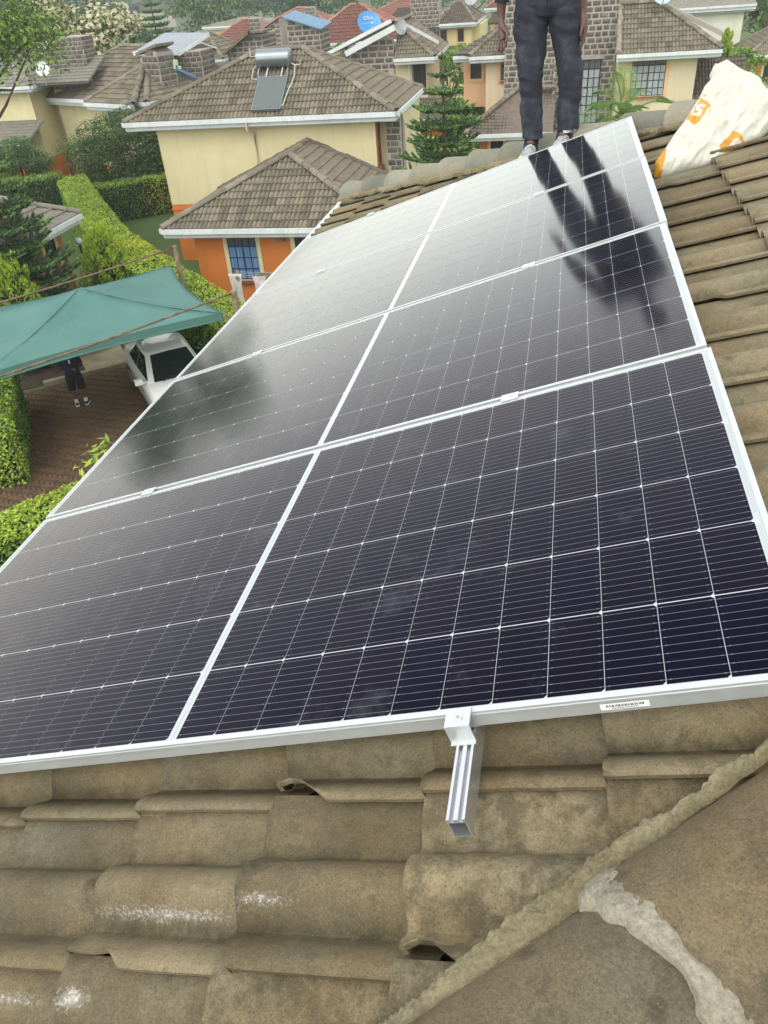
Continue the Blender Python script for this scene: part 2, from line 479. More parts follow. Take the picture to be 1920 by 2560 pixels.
RO = PO - EN * 0.182
def uv_of(P):
    q = Vector(P) - RO
    return (q.dot(EU), q.dot(EV))
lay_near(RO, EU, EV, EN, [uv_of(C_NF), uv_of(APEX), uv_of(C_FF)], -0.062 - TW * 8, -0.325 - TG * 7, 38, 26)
FS = Vector((0, ct2 := 1 / math.sqrt(1 + 0.4136 ** 2), 0.4136 * ct2)); FX = Vector((-1, 0, 0)); FN = FS.cross(FX)
FO = C_NF
def uv_f(P):
    q = Vector(P) - FO
    return (q.dot(FS), q.dot(FX))
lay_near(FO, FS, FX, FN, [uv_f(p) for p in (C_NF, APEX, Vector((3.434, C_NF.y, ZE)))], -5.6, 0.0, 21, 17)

# hip caps with their crumbling mortar
def cap_mesh(name, m, w0=0.135, w1=0.112, h0=0.118, h1=0.10, ln=0.42, seg=16, nl=8, seed=0, thick=0.016):
    rings = []
    for i in range(nl + 1):
        t = i / nl; w = w0 + (w1 - w0) * t; h = h0 + (h1 - h0) * t
        ring = []
        for j in range(seg + 1):
            a = math.pi * j / seg
            p = Vector((ln * t, -w * math.cos(a), h * math.sin(a) ** 0.9))
            p += Vector((0 if i else 0.003 * noise.noise(p * 40), 0, 0.003 * noise.noise(p * 9 + Vector((seed, 0, 0)))))
            ring.append(p)
        rings.append(ring)
    g = G(); g.loft(rings, 0, cap=False, closed=False)
    inner = [Vector((0.001, p.y * (1 - thick / w0), p.z - thick)) for p in rings[0]]
    g.add(rings[0] + inner, [(j, j + 1, seg + 2 + j, seg + 1 + j) for j in range(seg)])
    me = g.build(name, m, smooth=True, mesh_only=True); me.set_sharp_from_angle(angle=math.radians(45))
    return me
def rough_tube(g, pts, r, seg=9, amp=0.4, f=18.0, step=0.03, seed=0.0, squash=1.0):
    """lumpy bead of mortar along a polyline"""
    P = [Vector(p) for p in pts]; q = []
    for a, b in zip(P[:-1], P[1:]):
        k = max(1, int((b - a).length / step))
        q += [a.lerp(b, i / k) for i in range(k)]
    q.append(P[-1])
    rings = []
    for k, p in enumerate(q):
        t = (q[min(k + 1, len(q) - 1)] - q[max(k - 1, 0)]).normalized()
        a = t.cross(Vector((0, 0, 1))).normalized(); b = a.cross(t)
        ring = []
        for i in range(seg):
            an = 2 * math.pi * i / seg
            d = math.cos(an) * a + math.sin(an) * b * squash
            rr = r * (1 + amp * noise.noise(p * f + d * 1.3 + Vector((seed, 0, 0))) + 0.5 * amp * noise.noise(p * f * 3 + d * 2))
            ring.append(p + d * rr)
        rings.append(ring)
    g.loft(rings, 0)
H1 = Vector((1, 0.8, 0.3309)).normalized(); H2 = Vector((1, -0.8, 0.3309)).normalized()
def rough_band(pts, nrm, side, width, height, seed=0.0, step=0.005, nx=21, f=30.0):
    """trowelled strip of mortar: a wide flat bead with ragged edges, pressed onto the surface below"""
    P = [Vector(p) for p in pts]; M_ = []
    for i, (a, b) in enumerate(zip(P[:-1], P[1:])):
        k = max(1, int((b - a).length / step))
        for j in range(k):
            t = j / k; M_.append((a.lerp(b, t), Vector(nrm[i]).lerp(Vector(nrm[i + 1]), t).normalized(), Vector(side[i]).lerp(Vector(side[i + 1]), t).normalized(), (i + t) / (len(P) - 1)))
    vs = []
    for p, n, s, t in M_:
        wl = width(t) * (1 + .55 * noise.noise(p * 11 + Vector((seed, 0, 0))) + .30 * noise.noise(p * 45 + Vector((seed, 3, 0))))
        wr = width(t) * (1 + .55 * noise.noise(p * 11 + Vector((0, seed + 7, 0))) + .30 * noise.noise(p * 45 + Vector((5, seed, 0))))
        for k in range(nx):
            x = -1 + 2 * k / (nx - 1); q = p + s * (x * (wl if x < 0 else wr) * .5)
            h = height * (1 - abs(x) ** 2.6) * (1 + .45 * noise.noise(q * f * .6 + Vector((seed, 1, 1)))) + height * (.50 * noise.noise(q * f * 1.7) + .50 * (.35 - abs(noise.noise(q * f * 3.1))) + .38 * noise.noise(q * f * 6.5)) * (1 - abs(x) ** 6) - .007 * abs(x) ** 5 - .002
            vs.append(q + n * h)
    g = G(); m_ = len(M_)
    g.add(vs, [(i * nx + k, (i + 1) * nx + k, (i + 1) * nx + k + 1, i * nx + k + 1) for i in range(m_ - 1) for k in range(nx - 1)])
    return g
def hip_run(h, side, X0, axis, xs, mcap, mmort, seed, fil, joint_r):
    """caps up one hip; axis(X) = point of the hip line; side vector across it"""
    sv = Vector((h.y, -h.x, 0)).normalized(); nv = sv.cross(h)
    if nv.z < 0: sv = -sv; nv = sv.cross(h)
    for k, X in enumerate(xs):
        p = axis(X) + nv * 0.028
        me = cap_mesh('hip_cap', mcap, seed=seed + k * 3.1, ln=0.325 * 1.28) if mcap is M_CAP else cap_mesh('hip_cap', mcap, .145, .105, .140, .088, 0.325 * 1.28, seed=seed + k * 3.1)
        mesh_obj('hip_cap', me, house, HINV @ frame_matrix(p + nv * random.uniform(0, .004), h, -sv if (h.cross(-sv)).dot(nv) > 0 else sv, nv))
        if k % 1 == 0 and mmort is not None:
            an = [-.05 + (math.pi + .1) * i / 14 for i in range(15)]
            arc = [p + h * (-0.002 + 0.010 * math.sin(a * 2.3 + k * 1.7)) + sv * (0.134 * math.cos(a)) + nv * (0.117 * max(-.2, math.sin(a))) for a in an]
            nr = [sv * math.cos(a) + nv * math.sin(a) for a in an]
            g = rough_band(arc, nr, [h] * 15, lambda t: joint_r * (2.6 + .9 * math.sin(t * 9 + k) + .5 * math.sin(t * 23 + k)), joint_r * .42, k * 7.7 + seed)
            o = g.build('joint_mortar', mmort, house, smooth=True); o.matrix_local = HINV
    for s_ in (-1, 1):
        xx = [xs[0] + (xs[-1] + .3 - xs[0]) * i / 30 for i in range(31)]
        nn_ = (sv * s_ * .62 + nv * .8).normalized(); sd2 = nn_.cross(h)
        g = rough_band([axis(X) + sv * s_ * (0.143 + .006 * math.sin(X * 9)) + nv * 0.046 for X in xx], [nn_] * 31, [sd2] * 31, fil, .014, seed + s_, f=26.0)
        o = g.build('bedding_mortar', M_MORTAR, house, smooth=True); o.matrix_local = HINV
axis1 = lambda X: Vector((X, 0.346 + 0.8 * X, zmain(X)))
axis2 = lambda X: Vector((X, 5.84 - 0.8 * X, zmain(X)))
DX = 0.255
hip_run(H1, None, 0, axis1, [0.205 + DX * k for k in range(-7, 12)], M_CAP, M_MORTW, 1.0, lambda t: .020 + .044 * min(1, max(0, (.392 - t) * 22)), 0.022)
hip_run(H2, None, 0, axis2, [-0.35 + DX * k for k in range(-6, 14)], M_CAPG, M_MORTAR, 5.0, lambda t: .055, 0.008)

# ------------------------------------------------------------------ solar array
def alu(name, col, rough, metal=0.9):
    m, nt, b = new_mat(name)
    b.inputs['Base Color'].default_value = (*col, 1)
    b.inputs['Metallic'].default_value = metal
    v = coords(nt, rnd=False)
    L(nt, ramp(nt, noise_t(nt, v, 25, 3), [(0.3, rough * 0.8), (0.7, min(1, rough * 1.25))]), b.inputs['Roughness'])
    return m
M_FRAME = alu('anodised_frame_aluminium', (0.60, 0.62, 0.61), 0.42, 0.6)
M_RAIL = alu('mill_finish_aluminium', (0.66, 0.67, 0.68), 0.30, 0.85)
M_GROOVE = alu('grey_aluminium', (0.42, 0.44, 0.46), 0.4, 0.8)
def ar_coat(nt, b):
    """solar glass: diffuse layer under an anti-reflective coat, weak face on and mirror-like at a glancing angle"""
    fr = N(nt, 'ShaderNodeFresnel'); fr.inputs['IOR'].default_value = 1.5
    f = ramp(nt, fr.outputs[0], [(0.0, 0.0), (0.05, 0.009), (0.12, 0.080), (0.22, 0.225), (0.34, 0.38), (1.0, 1.0)])
    gl = N(nt, 'ShaderNodeBsdfGlossy'); gl.inputs['Color'].default_value = (0.97, 1.0, 0.965, 1)
    L(nt, ramp(nt, fr.outputs[0], [(0.04, (0.80, 0.80, 1.0)), (0.11, (1.0, 0.95, 0.92)), (0.24, (0.98, 0.985, 0.95)), (0.4, (0.97, 1.0, 0.965))]), gl.inputs['Color'])
    rs = b.inputs['Roughness'].links[0].from_socket; L(nt, rs, gl.inputs['Roughness'])
    b.inputs['Specular IOR Level'].default_value = 0.0
    mx = N(nt, 'ShaderNodeMixShader'); L(nt, f, mx.inputs[0]); L(nt, b.outputs[0], mx.inputs[1]); L(nt, gl.outputs[0], mx.inputs[2])
    L(nt, mx.outputs[0], nt.nodes['Material Output'].inputs['Surface'])
def pv_glass(b, nt):
    """the module's glass: clear coat over the layer below, with wiped dust"""
    p = coords(nt, rnd=False)
    d = noise_t(nt, p, 2.6, 7, 0.7)
    L(nt, ramp(nt, d, [(0.35, 0.085), (0.75, 0.13)]), b.inputs['Roughness'])
    ar_coat(nt, b)
    return ramp(nt, noise_t(nt, p, 5.0, 9, 0.75), [(0.56, 0.0), (0.80, 0.11)])
m, nt, b = new_mat('monocrystalline_cell'); M_CELL = m
dust = pv_glass(b, nt)
tc = nt.nodes.new('ShaderNodeTexCoord'); sx = N(nt, 'ShaderNodeSeparateXYZ'); L(nt, tc.outputs['Object'], sx.inputs[0])
def math_n(nt, op, a, bb):
    n = N(nt, 'ShaderNodeMath', operation=op)
    for s_, v in ((n.inputs[0], a), (n.inputs[1], bb)):
        if hasattr(v, 'links'): L(nt, v, s_)
        else: s_.default_value = v
    return n.outputs[0]
fy = math_n(nt, 'FRACT', math_n(nt, 'MULTIPLY', sx.outputs['Y'], 1 / 0.018), 0.0)
dy = math_n(nt, 'ABSOLUTE', math_n(nt, 'SUBTRACT', fy, 0.5), 0.0)
bus = math_n(nt, 'LESS_THAN', dy, 0.026)
ex_ = math_n(nt, 'ABSOLUTE', math_n(nt, 'SUBTRACT', sx.outputs['X'], 0.0455), 0.0)
pad = math_n(nt, 'MULTIPLY', math_n(nt, 'GREATER_THAN', ex_, 0.0375), math_n(nt, 'LESS_THAN', ex_, 0.041))
pad = math_n(nt, 'MULTIPLY', pad, math_n(nt, 'LESS_THAN', dy, 0.055))
line = math_n(nt, 'MAXIMUM', bus, pad)
oi = nt.nodes.new('ShaderNodeObjectInfo')
cellc = mixc(nt, oi.outputs['Random'], (0.0024, 0.0024, 0.0100), (0.0046, 0.0034, 0.0090))
cellc = mixc(nt, line, cellc, (0.15, 0.145, 0.165))
cellc = mixc(nt, dust, cellc, (0.45, 0.47, 0.50))
L(nt, cellc, b.inputs['Base Color'])
m, nt, b = new_mat('white_backsheet_under_glass'); M_BACK = m
dust = pv_glass(b, nt)
b.inputs['Base Color'].default_value = (0.46, 0.48, 0.49, 1)
m, nt, b = new_mat('grey_ribbon_under_glass'); M_RIBBON = m
pv_glass(b, nt); b.inputs['Base Color'].default_value = (0.40, 0.44, 0.43, 1)

PL, PW, PP = 2.279, 1.120, 1.138
CX, CY = 0.0910, 0.1792
def cell_mesh():
    c = 0.0052
    g = G(); z = 0.0004
    poly = [(0, 0), (CX - c, 0), (CX, c), (CX, CY - c), (CX - c, CY), (0, CY)]
    n = len(poly)
    g.add([(x, y, z) for x, y in poly] + [(x, y, 0) for x, y in poly], [tuple(range(n))] + [(i, n + i, n + (i + 1) % n, (i + 1) % n) for i in range(n)])
    return g.build('solar_cell', M_CELL, mesh_only=True)
CELL = cell_mesh()
g = G(); lip = 0.0115
for a, b_ in (((-PL, 0), (0, lip)), ((-PL, PW - lip), (0, PW)), ((-PL, lip), (-PL + lip, PW - lip)), ((-lip, lip), (0, PW - lip))):
    g.box((a[0], a[1], -0.0035), (b_[0], b_[1], 0.0))
w_ = 0.002
for (x0, y0, x1, y1) in ((-PL, 0.0005, 0, w_), (-PL, PW - w_, 0, PW - 0.0005), (-PL + 0.0005, w_, -PL + w_, PW - w_), (-w_, w_, -0.0005, PW - w_)):
    g.box((x0, y0, -0.035), (x1, y1, -0.0036))
# stepped outer wall: the upper third stands proud, with thin grooves
for k, zz in enumerate((-0.0065, -0.009, -0.0115)):
    g.box((-PL, -0.0008, zz - 0.0018), (0, 0.0004, zz))
g.box((-PL, 0.002, -0.035), (0, 0.028, -0.033)); g.box((-PL, PW - 0.028, -0.035), (0, PW - 0.002, -0.033))
FRAME_ME = g.build('panel_frame', M_FRAME, mesh_only=True)
g = G(); g.box((-PL + lip, lip, -0.0075), (-lip, PW - lip, -0.0025)); BACK_ME = g.build('backsheet', M_BACK, mesh_only=True)
RIBS = []
for r in range(3):
    y0 = 0.022 + r * 2 * (CY + 0.0029) + 0.015
    g = G(); g.box((-0.0215, y0, -0.0026), (-0.0155, y0 + 2 * CY - 0.03, -0.0021))
    RIBS.append(g.build('edge_ribbon', M_RIBBON, mesh_only=True))
    g = G(); g.box((-PL + 0.0155, y0, -0.0026), (-PL + 0.0215, y0 + 2 * CY - 0.03, -0.0021)); RIBS.append(g.build('edge_ribbon', M_RIBBON, mesh_only=True))
g = G(); g.box((-PL / 2 - 0.0035, 0.02, -0.0026), (-PL / 2 + 0.0035, PW - 0.02, -0.0021)); MID_ME = g.build('centre_ribbon', M_RIBBON, mesh_only=True)
PLAB = ['solar panel nearest the camera, darkest, with the end clamp and barcode on its lower edge',
        'second solar panel from the bare roof tiles, with a blurred dark reflection at its left',
        'third solar panel from the bare roof tiles, just below the one at the standing man',
        'farthest and whitest solar panel, mirroring the sky at the standing man\'s shoes']
for k in range(4):
    pr = thing('solar_module', PLAB[k], 'solar panel', group='solar panels in one array on the tiled roof', matrix=PMAT @ Matrix.Translation(((0.004, -0.003, 0.002, 0)[k], k * PP, 0)))
    mesh_obj('panel_frame', FRAME_ME, pr); mesh_obj('backsheet', BACK_ME, pr)
    [mesh_obj('edge_ribbon', rb, pr) for rb in RIBS]; mesh_obj('centre_ribbon', MID_ME, pr)
    my = (PW - 6 * CY - 5 * 0.0029) / 2
    for half in (0, 1):
        for i in range(12):
            x0 = (-0.0245 - CX - i * (CX + 0.0011)) if half == 0 else (-PL + 0.0245 + i * (CX + 0.0011))
            for r in range(6):
                mesh_obj('solar_cell', CELL, pr, Matrix.Translation((x0, my + r * (CY + 0.0029), -0.00245)))
# barcode sticker on the near frame wall
M_STICK = flat('white_sticker', (0.78, 0.79, 0.76), 0.5, var=0.03)
M_INK = flat('black_ink', (0.02, 0.02, 0.022), 0.6)
nearp = [o for o in bpy.data.objects if o.name == 'solar_module'][0]
g = G(); g.box((-0.312, -0.0012, -0.027), (-0.238, 0.0, -0.0145), 0)
x = -0.303
while x < -0.248:
    w = random.choice((0.0009, 0.0016, 0.0025)); g.box((x, -0.0015, -0.0215), (x + w, -0.0011, -0.0165), 1); x += w + random.choice((0.0009, 0.0014, 0.002))
x = -0.295
while x < -0.255:
    g.box((x, -0.0015, -0.0250), (x + 0.0014, -0.0011, -0.0233), 1); x += 0.0024
g.build('barcode_sticker', [M_STICK, M_INK], nearp)

# rails, clamps
def rail(label, u, v0, v1):
    r = thing('mounting_rail', label, 'rail', group='aluminium rails under the panels', matrix=PMAT @ Matrix.Translation((-u, 0, 0)))
    zt, zb, h = -0.0355, -0.0775, 0.015
    prof = [(-h, zb), (h, zb), (h, zt), (h - .003, zt), (h - .003, zt - .007), (.0042, zt - .007), (.0042, zt - .001), (-.0042, zt - .001), (-.0042, zt - .007), (-h + .003, zt - .007), (-h + .003, zt), (-h, zt)]
    g = G()
    def bx(x0, z0, x1, z1, mi=0): g.box((x0, v0, z0), (x1, v1, z1), mi)
    bx(-h, zb, -h + .002, zt); bx(h - .002, zb, h, zt); bx(-h + .002, zb, h - .002, zb + .002)
    bx(-h + .002, zt - .009, h - .002, zt - .007, 1)
    bx(-h + .002, zt - .0069, -h + .0045, zt - .0002); bx(h - .0045, zt - .0069, h - .002, zt - .0002); bx(-.0035, zt - .0069, .0035, zt - .0005)
    g.build('rail_body', [M_RAIL, M_GROOVE], r)
    for v in (0.3, 1.5, 2.8, 4.1):
        g = G(); g.box((h + .0005, v, -0.138), (h + .0035, v + .03, -.05)); g.box((h + .0036, v, -0.138), (h + .07, v + .03, -.133))
        g.build('roof_hook', M_RAIL, r)
rail('bright slotted aluminium rail sticking out below the nearest solar panel onto bare tiles', 0.532, -0.174, 4.60)
rail('aluminium rail under the left half of the solar panels, mostly hidden', 1.79, 0.03, 4.585)
def bolt(parent, x, y, z, r=0.0062):
    g = G(); pts = [(math.cos(a) * r, math.sin(a) * r) for a in [math.pi * i / 8 for i in range(16)]]
    g.prism(pts, (1, 0, 0), (0, 1, 0), (0, 0, 1), (x, y, z), 0.0035)
    g.prism([(p[0] * .5, p[1] * .5) for p in pts[::3]], (1, 0, 0), (0, 1, 0), (0, 0, 1), (x, y, z + 0.0034), 0.0008, 1)
    g.build('clamp_bolt', [M_RAIL, M_GROOVE], parent)
def mid_clamp(label, u, v):
    r = thing('mid_clamp', label, 'clamp', group='mid clamps holding the panels', matrix=PMAT @ Matrix.Translation((-u, v, 0)))
    g = G(); g.box((-.025, -.019, .0006), (.025, .019, .0036)); g.box((-.025, -.0075, -.034), (.025, -.0055, .0005)); g.box((-.025, .0055, -.034), (.025, .0075, .0005))
    g.build('clamp_plate', M_RAIL, r); bolt(r, 0, 0, 0.0036)
ords = ('nearest', 'middle', 'farthest')
for k in range(3):
    v = (k + 1) * PP - 0.009
    mid_clamp('small silver clamp with a bolt on the %s seam between panels, over the right rail' % ords[k], 0.525, v)
    mid_clamp('small silver clamp with a bolt on the %s seam between panels, over the left rail' % ords[k], 1.80, v)
r = thing('end_clamp', 'large square end clamp with a round bolt on top of the protruding rail', 'clamp', matrix=PMAT @ Matrix.Translation((-0.535, 0, 0)))
g = G(); g.box((-.0215, -.031, .0008), (.0215, .0085, .0042)); g.box((-.0215, -.031, -.0335), (.0215, -.0275, .0007)); g.box((-.0215, -.0030, -.0335), (.0215, -.001, .0007)); g.box((-.0215, -.037, -.0355), (.0215, -.027, -.0336))
g.build('clamp_plate', M_FRAME, r); bolt(r, 0.002, -0.014, 0.0042, 0.0068)
r = thing('end_clamp', 'small end clamp on the far upper edge of the farthest panel', 'clamp', matrix=PMAT @ Matrix.Translation((-1.75, 3 * PP + PW, 0)))
g = G(); g.box((-.025, -.008, .0008), (.025, .03, .0042)); g.box((-.025, .026, -.0335), (.025, .03, .0007)); g.build('clamp_plate', M_FRAME, r); bolt(r, 0, 0.012, 0.0042)

# ------------------------------------------------------------------ woven sack on the tiles
def sack():
    A = Vector((0.46, 4.31, 8.055)); ex = Vector((0.9188, 0.2489, 0.3063)); ey = Vector((-0.3928, 0.6521, 0.6484)); en = Vector((-0.0384, -0.7161, 0.6969))
    out = [(-.012, -.022), (.018, -.042), (.072, -.048), (.13, -.055), (.229, -.074), (.328, -.078), (.383, -.067), (.427, -.053), (.501, -.049), (.549, -.032), (.616, -.015), (.678, .036), (.686, .105), (.633, .175), (.625, .206), (.625, .248), (.595, .301), (.562, .346), (.528, .413), (.501, .422), (.483, .421), (.477, .429), (.46, .417), (.424, .377), (.425, .357), (.383, .334), (.338, .287), (.281, .242), (.229, .199), (.165, .158), (.095, .103), (.024, .055)]
    p1 = [(.329, .276), (.353, .197), (.32, .174), (.272, .14), (.248, .134), (.237, .15), (.231, .188), (.252, .225), (.283, .246)]
    s1 = [(.321, .208), (.318, .226), (.303, .230), (.294, .212), (.300, .192), (.287, .177), (.269, .184), (.266, .2)]
    l1 = [(.317, .258), (.300, .252), (.284, .236), (.273, .222)]
    p2 = [(.305, -.023), (.344, -.006), (.396, .022), (.414, .008), (.428, -.051), (.39, -.061), (.325, -.074), (.32, -.067)]
    s2 = [(.401, -.045), (.399, -.029), (.386, -.025), (.369, -.039), (.349, -.047)]
    p3 = [(.088, .096), (.089, .08), (.016, -.041), (-.014, -.021), (.025, .059)]
    p4 = [(.334, .285), (.357, .261), (.352, .252), (.337, .27)]
    def near(pl, x, y, w):
        for a, b in zip(pl[:-1], pl[1:]):
            dx, dy = b[0] - a[0], b[1] - a[1]; t = max(0, min(1, ((x - a[0]) * dx + (y - a[1]) * dy) / (dx * dx + dy * dy + 1e-12)))
            if (x - a[0] - t * dx) ** 2 + (y - a[1] - t * dy) ** 2 < w * w: return True
        return False
    pts = [Vector(p) for p in out]; nb = len(pts); h = 0.0062
    for i in range(-3, 115):
        for j in range(-14, 72):
            x, y = i * h + (h / 2 if j % 2 else 0), j * h * .9
            if inside(out, x, y) and not near(out + out[:1], x, y, h * .45): pts.append(Vector((x, y)))
    r = delaunay_2d_cdt(pts, [], [list(range(nb))], 1, 1e-5)
    V2, F = r[0], r[2]
    def edge_d(x, y):
        d = 9
        for a, b in zip(out, out[1:] + out[:1]):
            dx, dy = b[0] - a[0], b[1] - a[1]; t = max(0, min(1, ((x - a[0]) * dx + (y - a[1]) * dy) / (dx * dx + dy * dy)))
            d = min(d, math.hypot(x - a[0] - t * dx, y - a[1] - t * dy))
        return d
    front, back = [], []
    for p in V2:
        x, y = p
        d = edge_d(x, y); s = min(1, d / 0.14); bul = 0.050 * math.sqrt(max(0, 1 - (1 - s) ** 2))
        w = 0.0
        q = Vector((x * 0.86 + y * 0.5, -x * 0.5 + y * 0.86, 0))      # creases fan out from the tied corner
        w += 0.010 * noise.noise(Vector((q.x * 4, q.y * 13, 1.7))) + 0.013 * (.3 - abs(noise.noise(Vector((q.x * 5, q.y * 24, 4.2))))) + .006 * (.3 - abs(noise.noise(Vector((q.x * 14 + q.y * 9, q.y * 30 - q.x * 12, 6)))))
        c_ = noise.noise(Vector((x * 24, y * 24, 2))); w += 0.0028 * (1 - 2 * abs(c_)) + 0.0012 * noise.noise(Vector((x * 60, y * 60, 7)))
        c2 = noise.noise(Vector((x * 9 + 4, y * 11, 8))); w += 0.010 * (.5 - 2 * min(0.33, abs(c2)))
        w *= min(1, d / 0.02)
        front.append(A + ex * x + ey * y + en * (bul + w * 1.25))
        bb = 0.10 * math.sqrt(max(0, 1 - (1 - s) ** 2)) + (0.02 * noise.noise(Vector((x * 12, y * 12, 9))) if d > 0.01 else 0)
        back.append(A + ex * x + ey * y - en * bb)
    root = thing('woven_sack', 'crumpled off-white woven sack with yellow-orange prints lying on the tiles behind the panels', 'sack', loc=A)
    g = G(); mi = []
    vs = [v - A for v in front]
    fs = []
    for f in F:
        f = list(f); cx = sum(V2[i].x for i in f) / len(f); cy = sum(V2[i].y for i in f) / len(f)
        k = 0
        if inside(p1, cx, cy): k = 2 if (near(s1, cx, cy, .0085) or near(l1, cx, cy, .009)) else 1
        elif inside(p2, cx, cy): k = 2 if near(s2, cx, cy, .010) else 1
        elif inside(p3, cx, cy): k = 1
        elif inside(p4, cx, cy): k = 3
        fs.append(f); mi.append(k)
    g.add(vs, fs); g.m = mi
    g.build('sack_front', [M_SACK, M_SACKO, M_SACKP, M_SACKG], root, smooth=True)
    g = G(); g.add([v - A for v in back], [tuple(reversed(list(f))) for f in F]); g.build('sack_back', M_SACK, root, smooth=True)
def woven(name, c):
    m, nt, b = new_mat(name)
    p = coords(nt, rnd=False)
    L(nt, ramp(nt, noise_t(nt, p, 9, 6, 0.7), [(0.3, tuple(x * 0.82 for x in c)), (0.65, c)]), b.inputs['Base Color'])
    b.inputs['Roughness'].default_value = 0.42
    wv = N(nt, 'ShaderNodeTexChecker'); wv.inputs['Scale'].default_value = 400; L(nt, p, wv.inputs[0])
    bump(nt, b, wv.outputs['Fac'], 0.15, 0.001)
    b.inputs['Transmission Weight'].default_value = 0.0
    return m
M_SACK = woven('off_white_woven_plastic', (0.56, 0.55, 0.45)); M_SACKO = woven('yellow_orange_print', (0.58, 0.27, 0.015)); M_SACKP = woven('pinkish_white_print', (0.60, 0.52, 0.45)); M_SACKG = woven('green_print', (0.25, 0.42, 0.28))
sack()
# ------------------------------------------------------------------ ground and far setting
def ground_mat():
    m, nt, b = new_mat('lawn_and_earth')
    p = coords(nt, rnd=False)
    f = noise_t(nt, p, 0.35, 6, 0.65); f2 = noise_t(nt, p, 14, 3, 0.7)
    gcol = ramp(nt, f2, [(0.3, (0.050, 0.098, 0.020)), (0.7, (0.095, 0.165, 0.036))])
    ecol = ramp(nt, f2, [(0.3, (0.10, 0.075, 0.045)), (0.7, (0.17, 0.13, 0.075))])
    c = mixc(nt, ramp(nt, f, [(0.52, 0.0), (0.68, 0.7)]), gcol, ecol)
    L(nt, c, b.inputs['Base Color']); b.inputs['Roughness'].default_value = 0.95
    bump(nt, b, f2, 0.5, 0.05)
    return m
M_GROUND = ground_mat()
g = G(); Rg = 1200; k = 48
g.add([(-30, 60, 0)] + [(Rg * math.cos(2 * math.pi * i / k), Rg * math.sin(2 * math.pi * i / k), 0) for i in range(k)], [(0, 1 + i, 1 + (i + 1) % k) for i in range(k)])
tag(g.build('ground', M_GROUND), kind='structure')
# a low rise of ground far behind the estate, grass and scrub
def hill_mat():
    m, nt, b = new_mat('far_scrub')
    p = coords(nt, rnd=False)
    f = noise_t(nt, p, 0.06, 8, 0.7)
    L(nt, ramp(nt, f, [(0.35, (0.045, 0.075, 0.035)), (0.5, (0.085, 0.115, 0.05)), (0.62, (0.17, 0.17, 0.085)), (0.75, (0.05, 0.08, 0.04))]), b.inputs['Base Color'])
    b.inputs['Roughness'].default_value = 0.95
    return m
M_HILL = hill_mat()
g = G(); vs = []; fs = []; nx, ny = 60, 14
for j in range(ny):
    for i in range(nx):
        x = -420 + 12 * i; y = 150 + 30 * j
        vs.append((x, y, -0.5 + 0.055 * max(0, y - 165) + 3.0 * noise.noise(Vector((x * .012, y * .012, 0))) * min(1, max(0, (y - 165) / 60))))
for j in range(ny - 1):
    for i in range(nx - 1):
        fs.append((j * nx + i, j * nx + i + 1, (j + 1) * nx + i + 1, (j + 1) * nx + i))
g.add(vs, fs); tag(g.build('hills', M_HILL, smooth=True), kind='structure')

